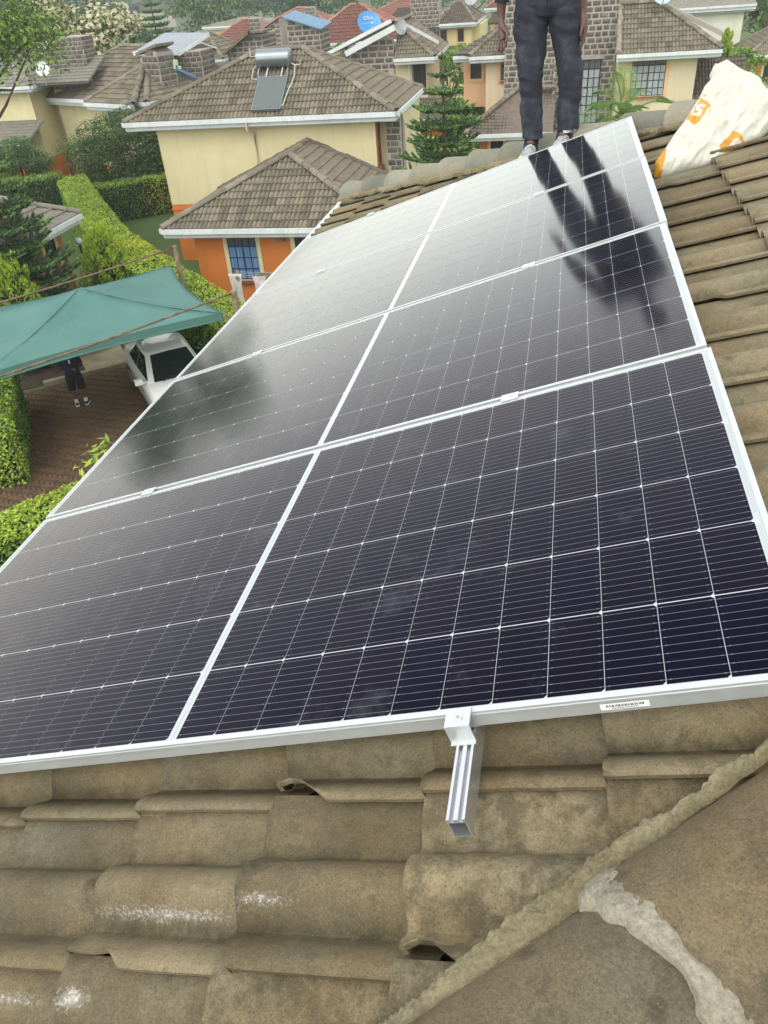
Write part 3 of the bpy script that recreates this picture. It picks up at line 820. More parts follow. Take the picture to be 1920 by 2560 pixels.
# ------------------------------------------------------------------ houses of the estate
CAMV = Vector((0, 0, 9))
def cheap_tile(m, name='roof_tile', w=0.30, L_=0.345):
    prof = [(0, .004), (.07, .034), (.16, .058), (.25, .066), (.34, .058), (.43, .034), (.50, .004), (.57, .034), (.66, .058), (.75, .066), (.84, .058), (.93, .034), (1.0, .004)]
    n = len(prof); g = G()
    a = [(0, t * w, h + .034) for t, h in prof]; b_ = [(L_, t * w, h - .006) for t, h in prof]; lo = [(0.012, t * w, h * .9 - .016) for t, h in prof]
    g.add(a + b_ + lo, [(j, n + j, n + j + 1, j + 1) for j in range(n - 1)] + [(j, j + 1, 2 * n + j + 1, 2 * n + j) for j in range(n - 1)])
    me = g.build(name, m, smooth=True, mesh_only=True); me.set_sharp_from_angle(angle=math.radians(60))
    return me
TILE_ME = {}
def tile_face(root, pts, m, n_obj=0, gauge=0.315, tw=0.30, name='roof_tile'):
    """tiled roof face; pts in the house's frame, the first two along the eave. Nearest n_obj tiles become parts, the others one joined part"""
    if m.name not in TILE_ME: TILE_ME[m.name] = cheap_tile(m)
    tm = TILE_ME[m.name]
    pts = [Vector(p) for p in pts]
    ex = (pts[1] - pts[0]).normalized()
    n = Vector((0, 0, 0))
    for i in range(len(pts)): n += (pts[i] - pts[0]).cross(pts[(i + 1) % len(pts)] - pts[0])
    n.normalize()
    if n.z < 0: n = -n
    es = n.cross(ex)
    if es.z < 0: es = -es
    ev = n.cross(es)                     # right-handed (es, ev, n)
    fm = frame_matrix(pts[0], es, ev, n)
    poly = [((p - pts[0]).dot(es), (p - pts[0]).dot(ev)) for p in pts]
    deck('roof_deck', pts, root, Matrix.Identity(4), m, 0.06, 0.002)
    N_ = len(poly); area = sum(poly[i][0] * poly[(i + 1) % N_][1] - poly[(i + 1) % N_][0] * poly[i][1] for i in range(N_)); sg = 1 if area > 0 else -1
    pl = []
    for i in range(N_):
        a, b = poly[i], poly[(i + 1) % N_]
        d = Vector((b[0] - a[0], b[1] - a[1], 0))
        if d.length < 1e-6: continue
        d.normalize(); pl.append((Vector((a[0], a[1], 0)), Vector((d.y, -d.x, 0)) * sg))
    us = [p[0] for p in poly]; vs_ = [p[1] for p in poly]
    items = []
    u = -0.03
    while u < max(us):
        v = min(vs_)
        while v < max(vs_):
            cs = [Vector((a, b, 0)) for a in (u + .001, u + gauge) for b in (v + .001, v + tw - .001)]
            if not any(all((c - p[0]).dot(p[1]) > 0 for c in cs) for p in pl):
                out = [p for p in pl if any((c - p[0]).dot(p[1]) > 0.03 for c in cs) and abs(p[1].x + 1) > 1e-3]
                items.append((u, v, out))
            v += tw
        u += gauge
    wm = root.matrix_world @ fm
    items.sort(key=lambda t: ((wm @ Vector((t[0], t[1], 0))) - CAMV).length)
    jv, jf = [], []
    for k, (u, v, out) in enumerate(items):
        mt = Matrix.Translation((u, v, random.uniform(0, .004))) @ Matrix.Rotation(random.uniform(-.012, .012), 4, 'Z')
        me = tm
        if out:
            me = clip_mesh(tm, mt, out, name)
            if me is None: continue
            mt = Matrix.Identity(4)
        if k < n_obj:
            mesh_obj(name, me, root, fm @ mt)
        else:
            o_ = len(jv); mm = fm @ mt
            jv += [mm @ q.co for q in me.vertices]; jf += [tuple(i + o_ for i in p.vertices) for p in me.polygons]
    if jf:
        g = G(); g.add(jv, jf); tag(g.build('roof_tiles', m, root), kind='stuff')
CAP_ME = {}
def cap_run(root, a, b, m=None, r=0.14, wob=0.02):
    """ridge or hip: a row of half-round caps on a lumpy mortar bed"""
    m = m or M_FCAP
    a, b = Vector(a), Vector(b)
    if m.name not in CAP_ME: CAP_ME[m.name] = cap_mesh('ridge_cap', m, r, r * .86, r * .8, r * .7, 0.44, 8, 2, 1, 0.02)
    h = (b - a).normalized()
    if h.z < -1e-4: a, b, h = b, a, -h
    sv = h.cross(Vector((0, 0, 1))).normalized(); nv = sv.cross(h)
    n = max(1, int((b - a).length / 0.38))
    for k in range(n):
        mesh_obj('ridge_cap', CAP_ME[m.name], root, frame_matrix(a + h * ((b - a).length / n * k) + nv * (0.03 + random.uniform(0, wob)), h, -sv, nv) @ Matrix.Rotation(random.uniform(-.04, .04), 4, 'Z'))
def gutter(root, a, b, drop=0.26, soffit=0.45, inward=(0, 1, 0), m=None):
    """white fascia gutter from a to b (eave edge), with the soffit board behind it"""
    a, b, inw = Vector(a), Vector(b), Vector(inward); h = (b - a).normalized(); L_ = (b - a).length
    g = G()
    g.obox((a + b) / 2 - inw * 0.06 + Vector((0, 0, -0.045)), h * (L_ / 2), inw * 0.058, Vector((0, 0, 0.0725)))
    g.obox((a + b) / 2 + inw * 0.012 + Vector((0, 0, -0.15)), h * (L_ / 2 - 0.01), inw * 0.012, Vector((0, 0, drop / 2 - 0.03)))
    g.build('gutter', m or M_WHITE, root)
    if soffit:
        g = G(); g.obox((a + b) / 2 + inw * (0.03 + soffit / 2) + Vector((0, 0, -drop - 0.004)), h * (L_ / 2 - 0.02), inw * (soffit / 2), Vector((0, 0, 0.012)))
        g.build('soffit', M_SOFFIT, root)
def hip_roof(root, x0, x1, y0, y1, z, rx0, rx1, ry, rz, m, nobj=(0, 0, 0, 0), caps=None, faces='frbl', gut='frbl'):
    A, B, C, D = (x0, y0, z), (x1, y0, z), (x1, y1, z), (x0, y1, z); P, Q = (rx0, ry, rz), (rx1, ry, rz)
    if 'f' in faces: tile_face(root, [A, B, Q, P] if rx1 - rx0 > .01 else [A, B, Q], m, nobj[0])
    if 'r' in faces: tile_face(root, [B, C, Q], m, nobj[1])
    if 'b' in faces: tile_face(root, [C, D, P, Q] if rx1 - rx0 > .01 else [C, D, P], m, nobj[2])
    if 'l' in faces: tile_face(root, [D, A, P], m, nobj[3])
    for a, b, need in ((A, P, 'fl'), (B, Q, 'fr'), (C, Q, 'br'), (D, P, 'bl')):
        if all(c in faces for c in need): cap_run(root, a, b, caps)
    if rx1 - rx0 > .2: cap_run(root, P, Q, caps)
    for c, a, b, inw in (('f', A, B, (0, 1, 0)), ('r', B, C, (-1, 0, 0)), ('b', C, D, (0, -1, 0)), ('l', D, A, (1, 0, 0))):
        if c in gut and c in faces: gutter(root, a, b, inward=inw)
def walls(root, x0, x1, y0, y1, z0, z1, m, name='wall'):
    g = G(); g.box((x0, y0, z0), (x1, y1, z1)); return g.build(name, m, root)
def window(root, c, w, h, cols=2, rows=3, face='f', glass=None, bar=None, surround=None, sill=None, bw=0.035, depth=0.10, sw=0.14, trans=True):
    """window in a wall: c = centre on the wall face; face f looks to -y, r to +x, l to -x. frame > panes"""
    c = Vector(c)
    ex, en = {'f': (Vector((1, 0, 0)), Vector((0, -1, 0))), 'r': (Vector((0, 1, 0)), Vector((1, 0, 0))), 'l': (Vector((0, -1, 0)), Vector((-1, 0, 0)))}[face]
    ez = Vector((0, 0, 1))
    if surround:
        g = G()
        for cx, cz, hw, hh in ((0, h / 2 + sw / 2, w / 2 + sw, sw / 2), (0, -h / 2 - sw / 2, w / 2 + sw, sw / 2), (-w / 2 - sw / 2, 0, sw / 2, h / 2), (w / 2 + sw / 2, 0, sw / 2, h / 2)):
            g.obox(c + ex * cx + ez * cz + en * 0.02, ex * hw, en * 0.025, ez * hh)
        g.build('window_surround', surround, root)
    g = G()
    for i in range(cols + 1):
        t = bw * (1.25 if i in (0, cols) or (cols % 2 == 0 and i == cols // 2) else 0.7)
        g.obox(c + ex * (-w / 2 + w * i / cols) + en * 0.012, ex * t / 2, en * 0.018, ez * h / 2)
    for j in range(rows + 1):
        t = bw * (1.25 if j in (0, rows) or j == rows - 1 else 0.7)
        g.obox(c + ez * (-h / 2 + h * j / rows) + en * 0.012, ex * w / 2, en * 0.016, ez * t / 2)
    fr = g.build('window', bar or M_BAR, root)
    pw, ph = w / cols, h / rows
    for i in range(cols):
        for j in range(rows):
            g = G(); gm = glass or M_GLASS
            top = trans and j == rows - 1 and gm is not M_GLASS
            p0 = c + ex * (-w / 2 + pw * (i + .5)) + ez * (-h / 2 + ph * (j + .5))
            g.obox(p0 + en * 0.004, ex * pw * .49, en * 0.004, ez * ph * .49)
            g.build('pane', M_CURTD if top else gm, fr)
    if sill:
        g = G(); g.obox(c - ez * (h / 2 + 0.055) + en * 0.06, ex * (w / 2 + 0.03), en * 0.07, ez * 0.035); g.build('window_sill', sill, root)
def stone_wall(root, o, ex, en, poly, bw=0.40, bh=0.20, th=0.25, n_obj=300, seed=1, m=None, joint=0.03, side=False):
    """wall of rough-dressed blocks: mortar body plus every block proud of it. poly = outline (along ex, up)"""
    rs = random.Random(seed); o, ex, en = Vector(o), Vector(ex), Vector(en); ez = Vector((0, 0, 1))
    g = G(); g.prism(poly, ex, ez, -en, o, th); g.build('wall', M_SJOINT, root)
    xs = [p[0] for p in poly]; zs = [p[1] for p in poly]
    z = min(zs); k = 0; cnt = 0; rest = G()
    while z < max(zs) - 0.06:
        x = min(xs) - (bw * .5 if k % 2 else 0) - rs.random() * .1
        while x < max(xs):
            w = bw * rs.uniform(.75, 1.25)
            x0, x1 = max(x, min(xs)), min(x + w, max(xs)); z0, z1 = z, z + bh
            j = joint * .5
            c4 = [(x0 + j, z0 + j), (x1 - j, z0 + j), (x1 - j, z1 - j), (x0 + j, z1 - j)]
            if x1 - x0 > .1 and sum(inside(poly, *q) for q in c4) >= 3:
                g = G(); d = rs.uniform(.02, .05)
                def P(a, b, dd): return o + ex * (x0 + j + (x1 - x0 - 2 * j) * a) + ez * (z0 + j + (z1 - z0 - 2 * j) * b) + en * dd
                ring0 = [P(a, b, -.01) for a, b in ((0, 0), (1, 0), (1, 1), (0, 1))]
                ring1 = [P(a + rs.uniform(-.02, .02), b + rs.uniform(-.03, .03), .008) for a, b in ((0.02, 0.04), (.98, 0.04), (.98, .96), (0.02, .96))]
                ring2 = [P(a + rs.uniform(-.08, .08), b + rs.uniform(-.08, .08), d) for a, b in ((.2, .26), (.8, .26), (.8, .74), (.2, .74))]
                vs = ring0 + ring1 + ring2
                fs = [(i, (i + 1) % 4, 4 + (i + 1) % 4, 4 + i) for i in range(4)] + [(4 + i, 4 + (i + 1) % 4, 8 + (i + 1) % 4, 8 + i) for i in range(4)] + [(8, 9, 10, 11)]
                if ex.cross(ez).dot(en) < 0: fs = [tuple(reversed(f)) for f in fs]
                if cnt < n_obj: g.add(vs, fs); g.build('stone_block', m or M_STONE, root)
                else: rest.add(vs, fs)
                cnt += 1
            x += w
        z += bh; k += 1
    if side and th > .35:      # the returning right-hand face gets its own courses
        x1 = max(xs); zz = [p[1] for p in poly if abs(p[0] - x1) < .15]; z0, z1 = min(zs), max(zz)
        stone_wall(root, o + ex * (x1 + .003) - en * .02, -en, ex, [(0, z0), (th - .04, z0), (th - .04, z1), (0, z1)], bw, bh, .02, 40, seed + 50, m, joint)
    if rest.f: tag(rest.build('stone_blocks', m or M_STONE, root), kind='stuff')
def pipe(root, pts, r=0.045, m=None, name='downpipe'):
    g = G(); g.tube(pts, r, 8); return g.build(name, m or M_WHITE, root, smooth=True, sharp=50)
def dish(label, c, r, aim, m, letter=None, post=0.6, group=None):
    aim = Vector(aim).normalized(); c = Vector(c)
    a = aim.cross(Vector((0, 0, 1))).normalized(); b = a.cross(aim)
    t = thing('satellite_dish', label, 'satellite dish', loc=c, group=group)
    g = G(); rings = []
    for k in range(7):
        q = k / 6; rings.append([aim * (0.22 * r * q * q) + (a * math.cos(2 * math.pi * i / 28) + b * math.sin(2 * math.pi * i / 28)) * (r * max(q, .01)) for i in range(28)])
    g.loft(rings, cap=False); back = [[p - aim * 0.02 for p in rg] for rg in rings]
    g.loft(list(reversed(back)), cap=False); g.loft([rings[-1], back[-1]], cap=False)
    g.build('reflector', m, t, smooth=True, sharp=50)
    g = G(); g.tube([-b * r * .95 + aim * .2 * r, -b * r * .55 + aim * r * .95], .022, 6); g.tube([a * r * .6 + aim * .1 * r, -b * r * .5 + aim * r * .95], .012, 5); g.build('feed_arm', M_SOFFIT, t)
    g = G(); g.tube([-b * r * .5 + aim * r * .88, -b * r * .55 + aim * r * 1.0], .05, 8); g.build('receiver', M_WHITE, t)
    g = G(); g.tube([-aim * .06, -aim * .12 - Vector((0, 0, post * .4)), Vector((-aim.x * .12, -aim.y * .12, -post))], .028, 8); g.build('mount_post', M_SOFFIT, t)
    return t, a, b
# ---- cream house with the orange lower storey, straight ahead on the left
h1 = thing('tiled_house', 'cream and orange two-storey house with a solar water heater on its brown roof', 'house', loc=(-10.3, 30.5, 0), group='houses of the estate')
hip_roof(h1, -4.93, 4.87, -2.67, 2.7, 4.98, -0.45, 1.12, 0.0, 6.72, M_TFAR, (290, 10, 0, 10))
walls(h1, -4.0, 4.04, -2.2, 2.3, 2.1, 4.72, M_CREAM)
walls(h1, -4.003, 4.043, -2.203, 2.303, 0, 2.098, M_ORANGE, 'lower_wall')
g = G(); g.box((-4.03, -2.235, 1.90), (4.05, -2.2035, 1.96)); g.build('plinth_band', M_ORANGE, h1)
stone_wall(h1, (4.36, -1.95, 0), (1, 0, 0), (0, -1, 0), [(0, 1.6), (0.5, 1.6), (0.5, 4.70), (0, 4.70)], 0.34, 0.2, 0.4, 60, 3)
walls(h1, 4.06, 4.86, -1.7, 2.2, 0, 4.71, M_CREAM)
window(h1, (4.062, -1.93, 3.95), 0.34, 1.42, 1, 2, 'r', M_GLASS, M_REDWOOD, None, M_REDWOOD, 0.12)
pipe(h1, [(-0.36, -2.74, 4.86), (-0.36, -2.72, 4.62), (-0.33, -2.32, 4.50), (-0.31, -2.26, 4.40), (-0.29, -2.26, 3.30), (-0.34, -2.28, 3.12), (-1.4, -2.33, 2.78)], 0.042, M_CREAM2)
pipe(h1, [(4.9, -2.6, 4.9), (5.0, -2.4, 4.9), (5.02, -2.2, 4.6), (5.02, -2.1, 1.0)], 0.045, M_SJOINT)
# front wing
tile_face(h1, [(-2.0, -7.2, 2.55), (5.2, -7.2, 2.55), (1.6, -4.4, 4.10)], M_TFAR, 150)
tile_face(h1, [(-2.0, -2.2, 2.55), (-2.0, -7.2, 2.55), (1.6, -4.4, 4.10), (1.6, -2.2, 4.10)], M_TFAR, 60)
tile_face(h1, [(5.2, -7.2, 2.55), (5.2, -2.2, 2.55), (1.6, -2.2, 4.10), (1.6, -4.4, 4.10)], M_TFAR, 60)
cap_run(h1, (-2.0, -7.2, 2.58), (1.6, -4.4, 4.13)); cap_run(h1, (5.2, -7.2, 2.58), (1.6, -4.4, 4.13)); cap_run(h1, (1.6, -4.4, 4.1), (1.6, -2.25, 4.1))
gutter(h1, (-2.0, -7.2, 2.55), (5.2, -7.2, 2.55), inward=(0, 1, 0)); gutter(h1, (-2.0, -2.2, 2.55), (-2.0, -7.2, 2.55), inward=(1, 0, 0))
walls(h1, -1.25, 4.9, -6.65, -2.21, 0, 2.28, M_ORANGE, 'lower_wall')
g = G(); rough_tube(g, [h1.matrix_world @ Vector(p) for p in ((-2.0, -2.24, 2.62), (1.6, -2.24, 4.17), (4.9, -2.24, 2.75))], 0.09, 7, 0.4, 6, 0.12); o = g.build('mortar_flashing', M_FCAP, h1, smooth=True); o.matrix_local = h1.matrix_world.inverted()
window(h1, (0.38, -6.652, 1.50), 0.98, 1.44, 4, 4, 'f', M_CURTB, M_BARBLUE, M_CREAM, M_REDWOOD, 0.04)
window(h1, (2.45, -6.652, 1.65), 0.55, 1.1, 2, 3, 'f', M_GLASS, M_BAR, M_CREAM, None, 0.035)
g = G(); g.box((1.62, -6.76, 2.02), (1.86, -6.652, 2.16)); g.build('wall_lamp', M_STONE, h1)

# ---- house on the left with the stone chimney
h2 = thing('tiled_house', 'brown tiled house behind the dark bush, with a rough stone chimney', 'house', group='houses of the estate', matrix=Matrix.Translation((-24.72, 42.12, -1.8)) @ Matrix.Rotation(math.radians(-26), 4, 'Z') @ Matrix.Scale(1.2, 4))
hip_roof(h2, -4.3, 4.0, 0, 6.6, 4.92, -1.4, 0.6, 3.3, 6.62, M_TFAR, (200, 30, 0, 20))
tile_face(h2, [(0.3, -0.45, 4.88), (3.7, -0.45, 4.88), (2.0, 1.75, 6.02)], M_TFAR, 40)
cap_run(h2, (0.3, -0.45, 4.9), (2.0, 1.75, 6.02)); cap_run(h2, (3.7, -0.45, 4.9), (2.0, 1.75, 6.02))
gutter(h2, (0.3, -0.45, 4.88), (3.7, -0.45, 4.88), soffit=0.6)
walls(h2, -3.9, 3.6, 0.5, 6.1, 2.1, 4.65, M_CREAM); walls(h2, -3.903, 3.603, 0.497, 6.103, 0, 2.098, M_ORANGE, 'lower_wall')
walls(h2, 0.6, 3.5, 0.1, 0.498, 2.1, 4.63, M_CREAM)
window(h2, (2.0, 0.098, 4.0), 1.9, 1.2, 6, 4, 'f', M_CURTD, M_BAR)
stone_wall(h2, (2.2, 1.5, 4.6), (1, 0, 0), (0, -1, 0), [(0, 0.4), (1.15, 0.4), (1.15, 1.95), (0.75, 2.1), (0, 1.75)], 0.34, 0.24, 0.9, 60, 4, side=True)
g = G(); g.obox((2.75, 1.95, 6.68), (0.72, 0, 0.16), (0, 0.5, 0), (0, 0, 0.05)); g.build('chimney_cap', M_FCAP, h2)
tag(o := thing('solar_collector', 'small blue solar collector leaning on the roof beside the stone chimney', 'solar collector', loc=(-18.6, 41.3, 5.09)))
g = G(); g.obox((0, 0, 0), (0.42, 0.1, -0.22), (-0.12, 0.25, -0.13), (0.03, 0.03, 0.03)); g.build('collector_panel', flat('blue_absorber', (0.06, 0.11, 0.24), 0.25), o)
o = thing('green_cloth', 'pale green cloth hanging by the blue collector', 'cloth', loc=(-19.1, 41.4, 5.52))
g = G(); g.obox((0, 0, .05), (.11, 0, -.02), (0, .05, 0), (.03, 0, .2)); g.obox((.1, 0, -.2), (.12, 0, -.04), (0, .05, 0), (.05, 0, .18)); g.build('cloth', flat('pale_green_cloth', (0.32, 0.50, 0.28), 0.8), o)

# ---- house at the far left with grey tiles
h3 = thing('tiled_house', 'house at the far left with pale grey roof tiles and a wide stone gable chimney', 'house', loc=(-31.5, 44.8, 0), group='houses of the estate')
hip_roof(h3, -6, 3.75, -3, 3.0, 4.92, -2.4, 1.6, 0, 6.5, M_TGREY, (60, 0, 0, 0))
walls(h3, -5.5, 3.2, -2.5, 2.5, 1.3, 4.68, M_CREAM); walls(h3, -5.503, 3.203, -2.503, 2.503, 0, 1.298, M_ORANGE, 'lower_wall')
tile_face(h3, [(-2.5, -4.6, 2.45), (3.6, -4.6, 2.45), (3.6, -2.5, 3.2), (-2.5, -2.5, 3.2)], M_TGREY, 0); gutter(h3, (-2.5, -4.6, 2.45), (3.6, -4.6, 2.45))
stone_wall(h3, (4.0, -1.2, 4.5), (1, 0, 0), (0, -1, 0), [(0, 0), (2.3, 0), (2.3, 2.4), (1.3, 2.45), (0.4, 2.15), (0, 1.9)], 0.34, 0.2, 1.2, 90, 6, side=True)
walls(h3, 3.76, 6.2, -0.9, 2.5, 0, 4.9, M_CREAM)
tile_face(h3, [(3.5, -2.6, 4.95), (6.9, -2.6, 4.95), (6.9, -0.2, 5.9), (3.5, -0.2, 5.9)], M_TGREY, 0)
g = G(); g.box((3.9, -1.5, 6.5), (4.5, -0.8, 6.8)); g.build('chimney_pot', M_SOFFIT, h3)
dish('white satellite dish on the grey tile roof at the far left', (-26.9, 42.0, 5.65), 0.36, (0.55, -0.75, 0.35), flat('white_dish', (0.72, 0.72, 0.70), 0.5), post=0.75, group='satellite dishes')

# ---- pink house at the left edge
h4 = thing('tiled_house', 'salmon pink single-storey house at the left edge with grey tile roof behind the pine branches', 'house', loc=(-17.2, 19.5, 0), group='houses of the estate')
tile_face(h4, [(1.95, -3.5, 3.0), (1.95, 4.1, 3.0), (-0.1, 2.15, 4.05), (-0.1, -3.5, 4.05)], M_TGREY, 110)
tile_face(h4, [(1.95, 4.1, 3.0), (-2.2, 4.1, 3.0), (-0.1, 2.15, 4.05)], M_TGREY, 0)
tile_face(h4, [(-2.2, 4.1, 3.0), (-2.2, -3.5, 3.0), (-0.1, -3.5, 4.05), (-0.1, 2.15, 4.05)], M_TGREY, 0)
cap_run(h4, (1.95, 4.1, 3.02), (-0.1, 2.15, 4.07), M_CAPG); cap_run(h4, (-0.1, -3.5, 4.05), (-0.1, 2.15, 4.05), M_CAPG)
gutter(h4, (1.95, -3.5, 3.0), (1.95, 4.1, 3.0), inward=(-1, 0, 0), soffit=0.55)
walls(h4, -1.9, 1.3, -3.2, 3.75, 0, 2.72, M_SALMON)
window(h4, (1.302, 2.93, 2.1), 0.62, 0.9, 2, 2, 'r', M_GLASS, M_BAR, M_CREAM, M_REDWOOD)
g = G(); g.prism([(-.22, 0), (.22, 0), (.13, .5), (-.13, .5)], (1, 0, 0), (0, 0, 1), (0, 1, 0), (-0.25, 2.9, 3.75), 0.3); g.build('vent_cowl', M_OFFW, h4)

# ---- small house with the white tank
h5 = thing('tiled_house', 'small brown tiled house with a white and blue water tank, beyond the cream house', 'house', loc=(-22.6, 53.2, 0), group='houses of the estate')
hip_roof(h5, -3.4, 2.35, -2.6, 2.6, 4.92, 0.0, 0.5, 0, 6.2, M_TFAR, (70, 40, 0, 0))
walls(h5, -3.0, 1.9, -2.2, 2.2, 0, 4.7, M_YEL)
o = thing('water_heater_tank', 'white water heater drum with a blue end on the small brown roof', 'water tank', loc=(-22.2, 51.4, 6.1), rz=0.25)
g = G(); g.tube([(-.38, 0, 0), (.42, 0, 0)], .23, 16); g.build('drum', M_WHITE, o, smooth=True, sharp=40)
g = G(); g.tube([(-.41, 0, 0), (-.381, 0, 0)], .235, 16); g.build('drum_end', flat('blue_plastic', (0.03, 0.09, 0.50), 0.4), o)
g = G(); g.obox((.75, -.35, -.42), (.5, 0, -.2), (-.1, .25, .0), (0, 0, .03)); g.obox((0, 0, -.3), (.35, 0, 0), (0, .03, 0), (0, 0, .08)); g.build('stand', M_WHITE, o)
o = thing('stone_building', 'small stone gable wall with square vent holes behind the cream roof ridge', 'building', loc=(-17.3, 47, 0))
stone_wall(o, (-1.2, 0, 4.3), (1, 0, 0), (0, -1, 0), [(0, 0), (2.1, 0), (2.1, 2.0), (1.4, 2.05), (0, 1.2)], 0.38, 0.24, 2.5, 60, 9, joint=0.05, side=True)
walls(o, -1.15, 0.85, 0.05, 2.4, 0, 4.3, M_SJOINT)
for kx in (-.55, .05, .6):
    g = G(); g.box((kx, -.06, 5.0), (kx + .2, .02, 5.32)); g.build('vent_hole', M_BAR, o)
g = G(); g.obox((-.45, .5, 5.98), (.86, 0, .49), (0, .9, 0), (-.02, 0, .05)); g.obox((.72, .5, 6.43), (.42, 0, -.01), (0, .9, 0), (0, 0, .05)); g.build('roof_slab', M_FCAP, o)
o = thing('sheet_roof_shed', 'flat grey sheet roof with a white edge standing on a stone base', 'shed', loc=(-20.8, 44.5, 0))
g = G(); g.obox((0, .5, 6.28), (1.25, 0, -.06), (.45, 1.2, .33), (0, 0, .025)); g.build('sheet_roof', flat('grey_sheet_metal', (0.30, 0.33, 0.35), 0.4, 0.4), o)
g = G(); g.obox((-.42, -.72, 5.93), (1.27, 0, -.06), (0, .02, 0), (0, 0, .09)); g.obox((1.3, .5, 6.15), (.02, 0, 0), (.45, 1.2, .33), (0, 0, .09)); g.build('fascia', M_WHITE, o)
stone_wall(o, (.3, -.3, 4.2), (1, 0, 0), (0, -1, 0), [(0, 0), (1.6, 0), (1.6, 1.7), (0, 1.7)], 0.36, 0.24, 1.8, 30, 10, side=True); walls(o, -1.2, 1.5, -.2, 1.6, 0, 4.4, M_SJOINT)

# ---- stone gable house with the blue dish
h6 = thing('tiled_house', 'house with a rough stone gable, white fascia boards and two satellite dishes', 'house', loc=(-9, 46, 0), group='houses of the estate')
stone_wall(h6, (-3.6, -0.8, 2.6), (1, 0, 0), (0, -1, 0), [(0, 0), (3.75, 0), (3.85, 3.1), (3.3, 3.55), (0.2, 2.4), (0, 2.3)], 0.46, 0.27, 0.4, 150, 12, joint=0.07)
walls(h6, -3.5, 0.1, -0.75, 5, 0, 4.7, M_SJOINT)
tile_face(h6, [(-4.4, 5.2, 4.95), (-4.4, -0.7, 4.95), (0.2, -0.7, 6.45), (0.2, 5.2, 6.45)], M_TDARK, 60)
tile_face(h6, [(0.3, -1.2, 4.95), (2.4, -1.2, 4.95), (0.25, 0.9, 6.2)], M_TFAR, 0)
tile_face(h6, [(2.4, -1.2, 4.95), (2.2, 5.0, 4.95), (0.25, 5.0, 6.3), (0.25, 0.9, 6.3)], M_TFAR, 40)
cap_run(h6, (2.4, -1.2, 4.97), (0.25, 0.9, 6.25)); cap_run(h6, (0.25, -0.5, 6.45), (0.25, 5, 6.45))
for (a, b, up) in (((-3.75, -1.05, 5.16), (0.22, -1.05, 6.62), 0.085), ((-2.2, -1.22, 5.32), (0.42, -1.22, 6.34), 0.13)):
    a, b = Vector(a), Vector(b); d = (b - a).normalized(); q = d.cross(Vector((0, 1, 0))); g = G(); g.obox((a + b) / 2, d * ((b - a).length / 2), Vector((0, .13, 0)), q * up); g.build('fascia_board', M_WHITE, h6)
g = G(); a, b = Vector((0.6, 1.2, 6.25)), Vector((2.2, 1.8, 5.35)); g.obox((a + b) / 2, (b - a) / 2, (0, .05, 0), (0, 0, .08)); g.build('fascia_board', M_WHITE, h6)
gutter(h6, (0.3, -1.2, 4.95), (2.4, -1.2, 4.95)); gutter(h6, (2.4, -1.2, 4.95), (2.2, 5.0, 4.95), inward=(-1, 0, 0))
walls(h6, 0.2, 1.1, -0.6, 4.5, 0, 4.7, M_CREAM2)
walls(h6, 1.1, 1.85, -0.3, 4.4, 0, 4.68, M_CREAM2); window(h6, (1.47, -0.302, 3.95), 0.62, 1.5, 3, 4, 'f', M_GLASS, M_BAR, None, None, 0.03)
pipe(h6, [(0.98, -0.66, 4.7), (0.98, -0.66, 2.2)], 0.05)
tile_face(h6, [(0.2, -2.4, 2.3), (3.2, -2.4, 2.3), (2.6, -0.4, 3.0), (0.2, -0.4, 3.0)], M_TFAR, 0); gutter(h6, (0.2, -2.4, 2.3), (3.2, -2.4, 2.3)); walls(h6, 0.3, 2.8, -1.9, -0.62, 0, 2.1, M_ORANGE, 'lower_wall')
M_BLUED = flat('blue_dish_paint', (0.055, 0.25, 0.52), 0.4, var=0.08)
t, a, b = dish('big sky blue satellite dish with small white lettering above the stone gable', (-10.2, 46.3, 6.46), 0.62, (0.35, -0.72, 0.60), M_BLUED, post=0.7, group='satellite dishes')
try:
    cu = bpy.data.curves.new('dish_lettering', 'FONT'); cu.body = 'DStv'; cu.size = 0.26; cu.extrude = 0.004; cu.align_x = 'CENTER'
    tmp = bpy.data.objects.new('dish_lettering', cu); COL.objects.link(tmp)
    me = bpy.data.meshes.new_from_object(tmp.evaluated_get(bpy.context.evaluated_depsgraph_get())); bpy.data.objects.remove(tmp)
    me.materials.append(M_WHITE); aim = Vector((0.35, -0.72, 0.60)).normalized()
    mesh_obj('lettering', me, t, frame_matrix(aim * 0.075 + b * 0.2 - a * 0.0, a * -1 if a.x < 0 else a, b, aim))
except Exception as e:
    print('lettering', e)
dish('grey satellite dish beside the blue one on the gable peak', (-8.55, 46.0, 6.3), 0.40, (0.75, -0.60, 0.2), flat('grey_dish', (0.36, 0.38, 0.36), 0.5), post=0.5, group='satellite dishes')

# ---- yellow house farther back
h7 = thing('tiled_house', 'yellow house with a tall stone tower wall and two small orange framed windows', 'house', loc=(-9.2, 71, 0), group='houses of the estate')
hip_roof(h7, -0.7, 2.3, -2.5, 4.5, 4.92, 0.3, 0.9, 1.0, 6.1, M_TDARK, (60, 20, 0, 0))
walls(h7, -0.6, 1.9, -2.0, 4.2, 2.2, 4.7, M_YEL); walls(h7, 1.9, 2.6, -1.2, 4.2, 0, 4.72, M_YEL)
for kx in (-0.2, 1.1): window(h7, (kx, -2.002, 4.1), 0.5, 0.85, 1, 1, 'f', M_GLASS, M_REDWOOD, M_PEACH, None, 0.07, sw=.1)
stone_wall(h7, (-2.6, -2.6, 2.2), (1, 0, 0), (0, -1, 0), [(0, 0), (2.15, 0), (2.15, 4.9), (0, 4.9)], 0.40, 0.26, 1.5, 120, 14, joint=.05)
walls(h7, -2.55, -.5, -2.5, 4, 0, 2.2, M_SJOINT)
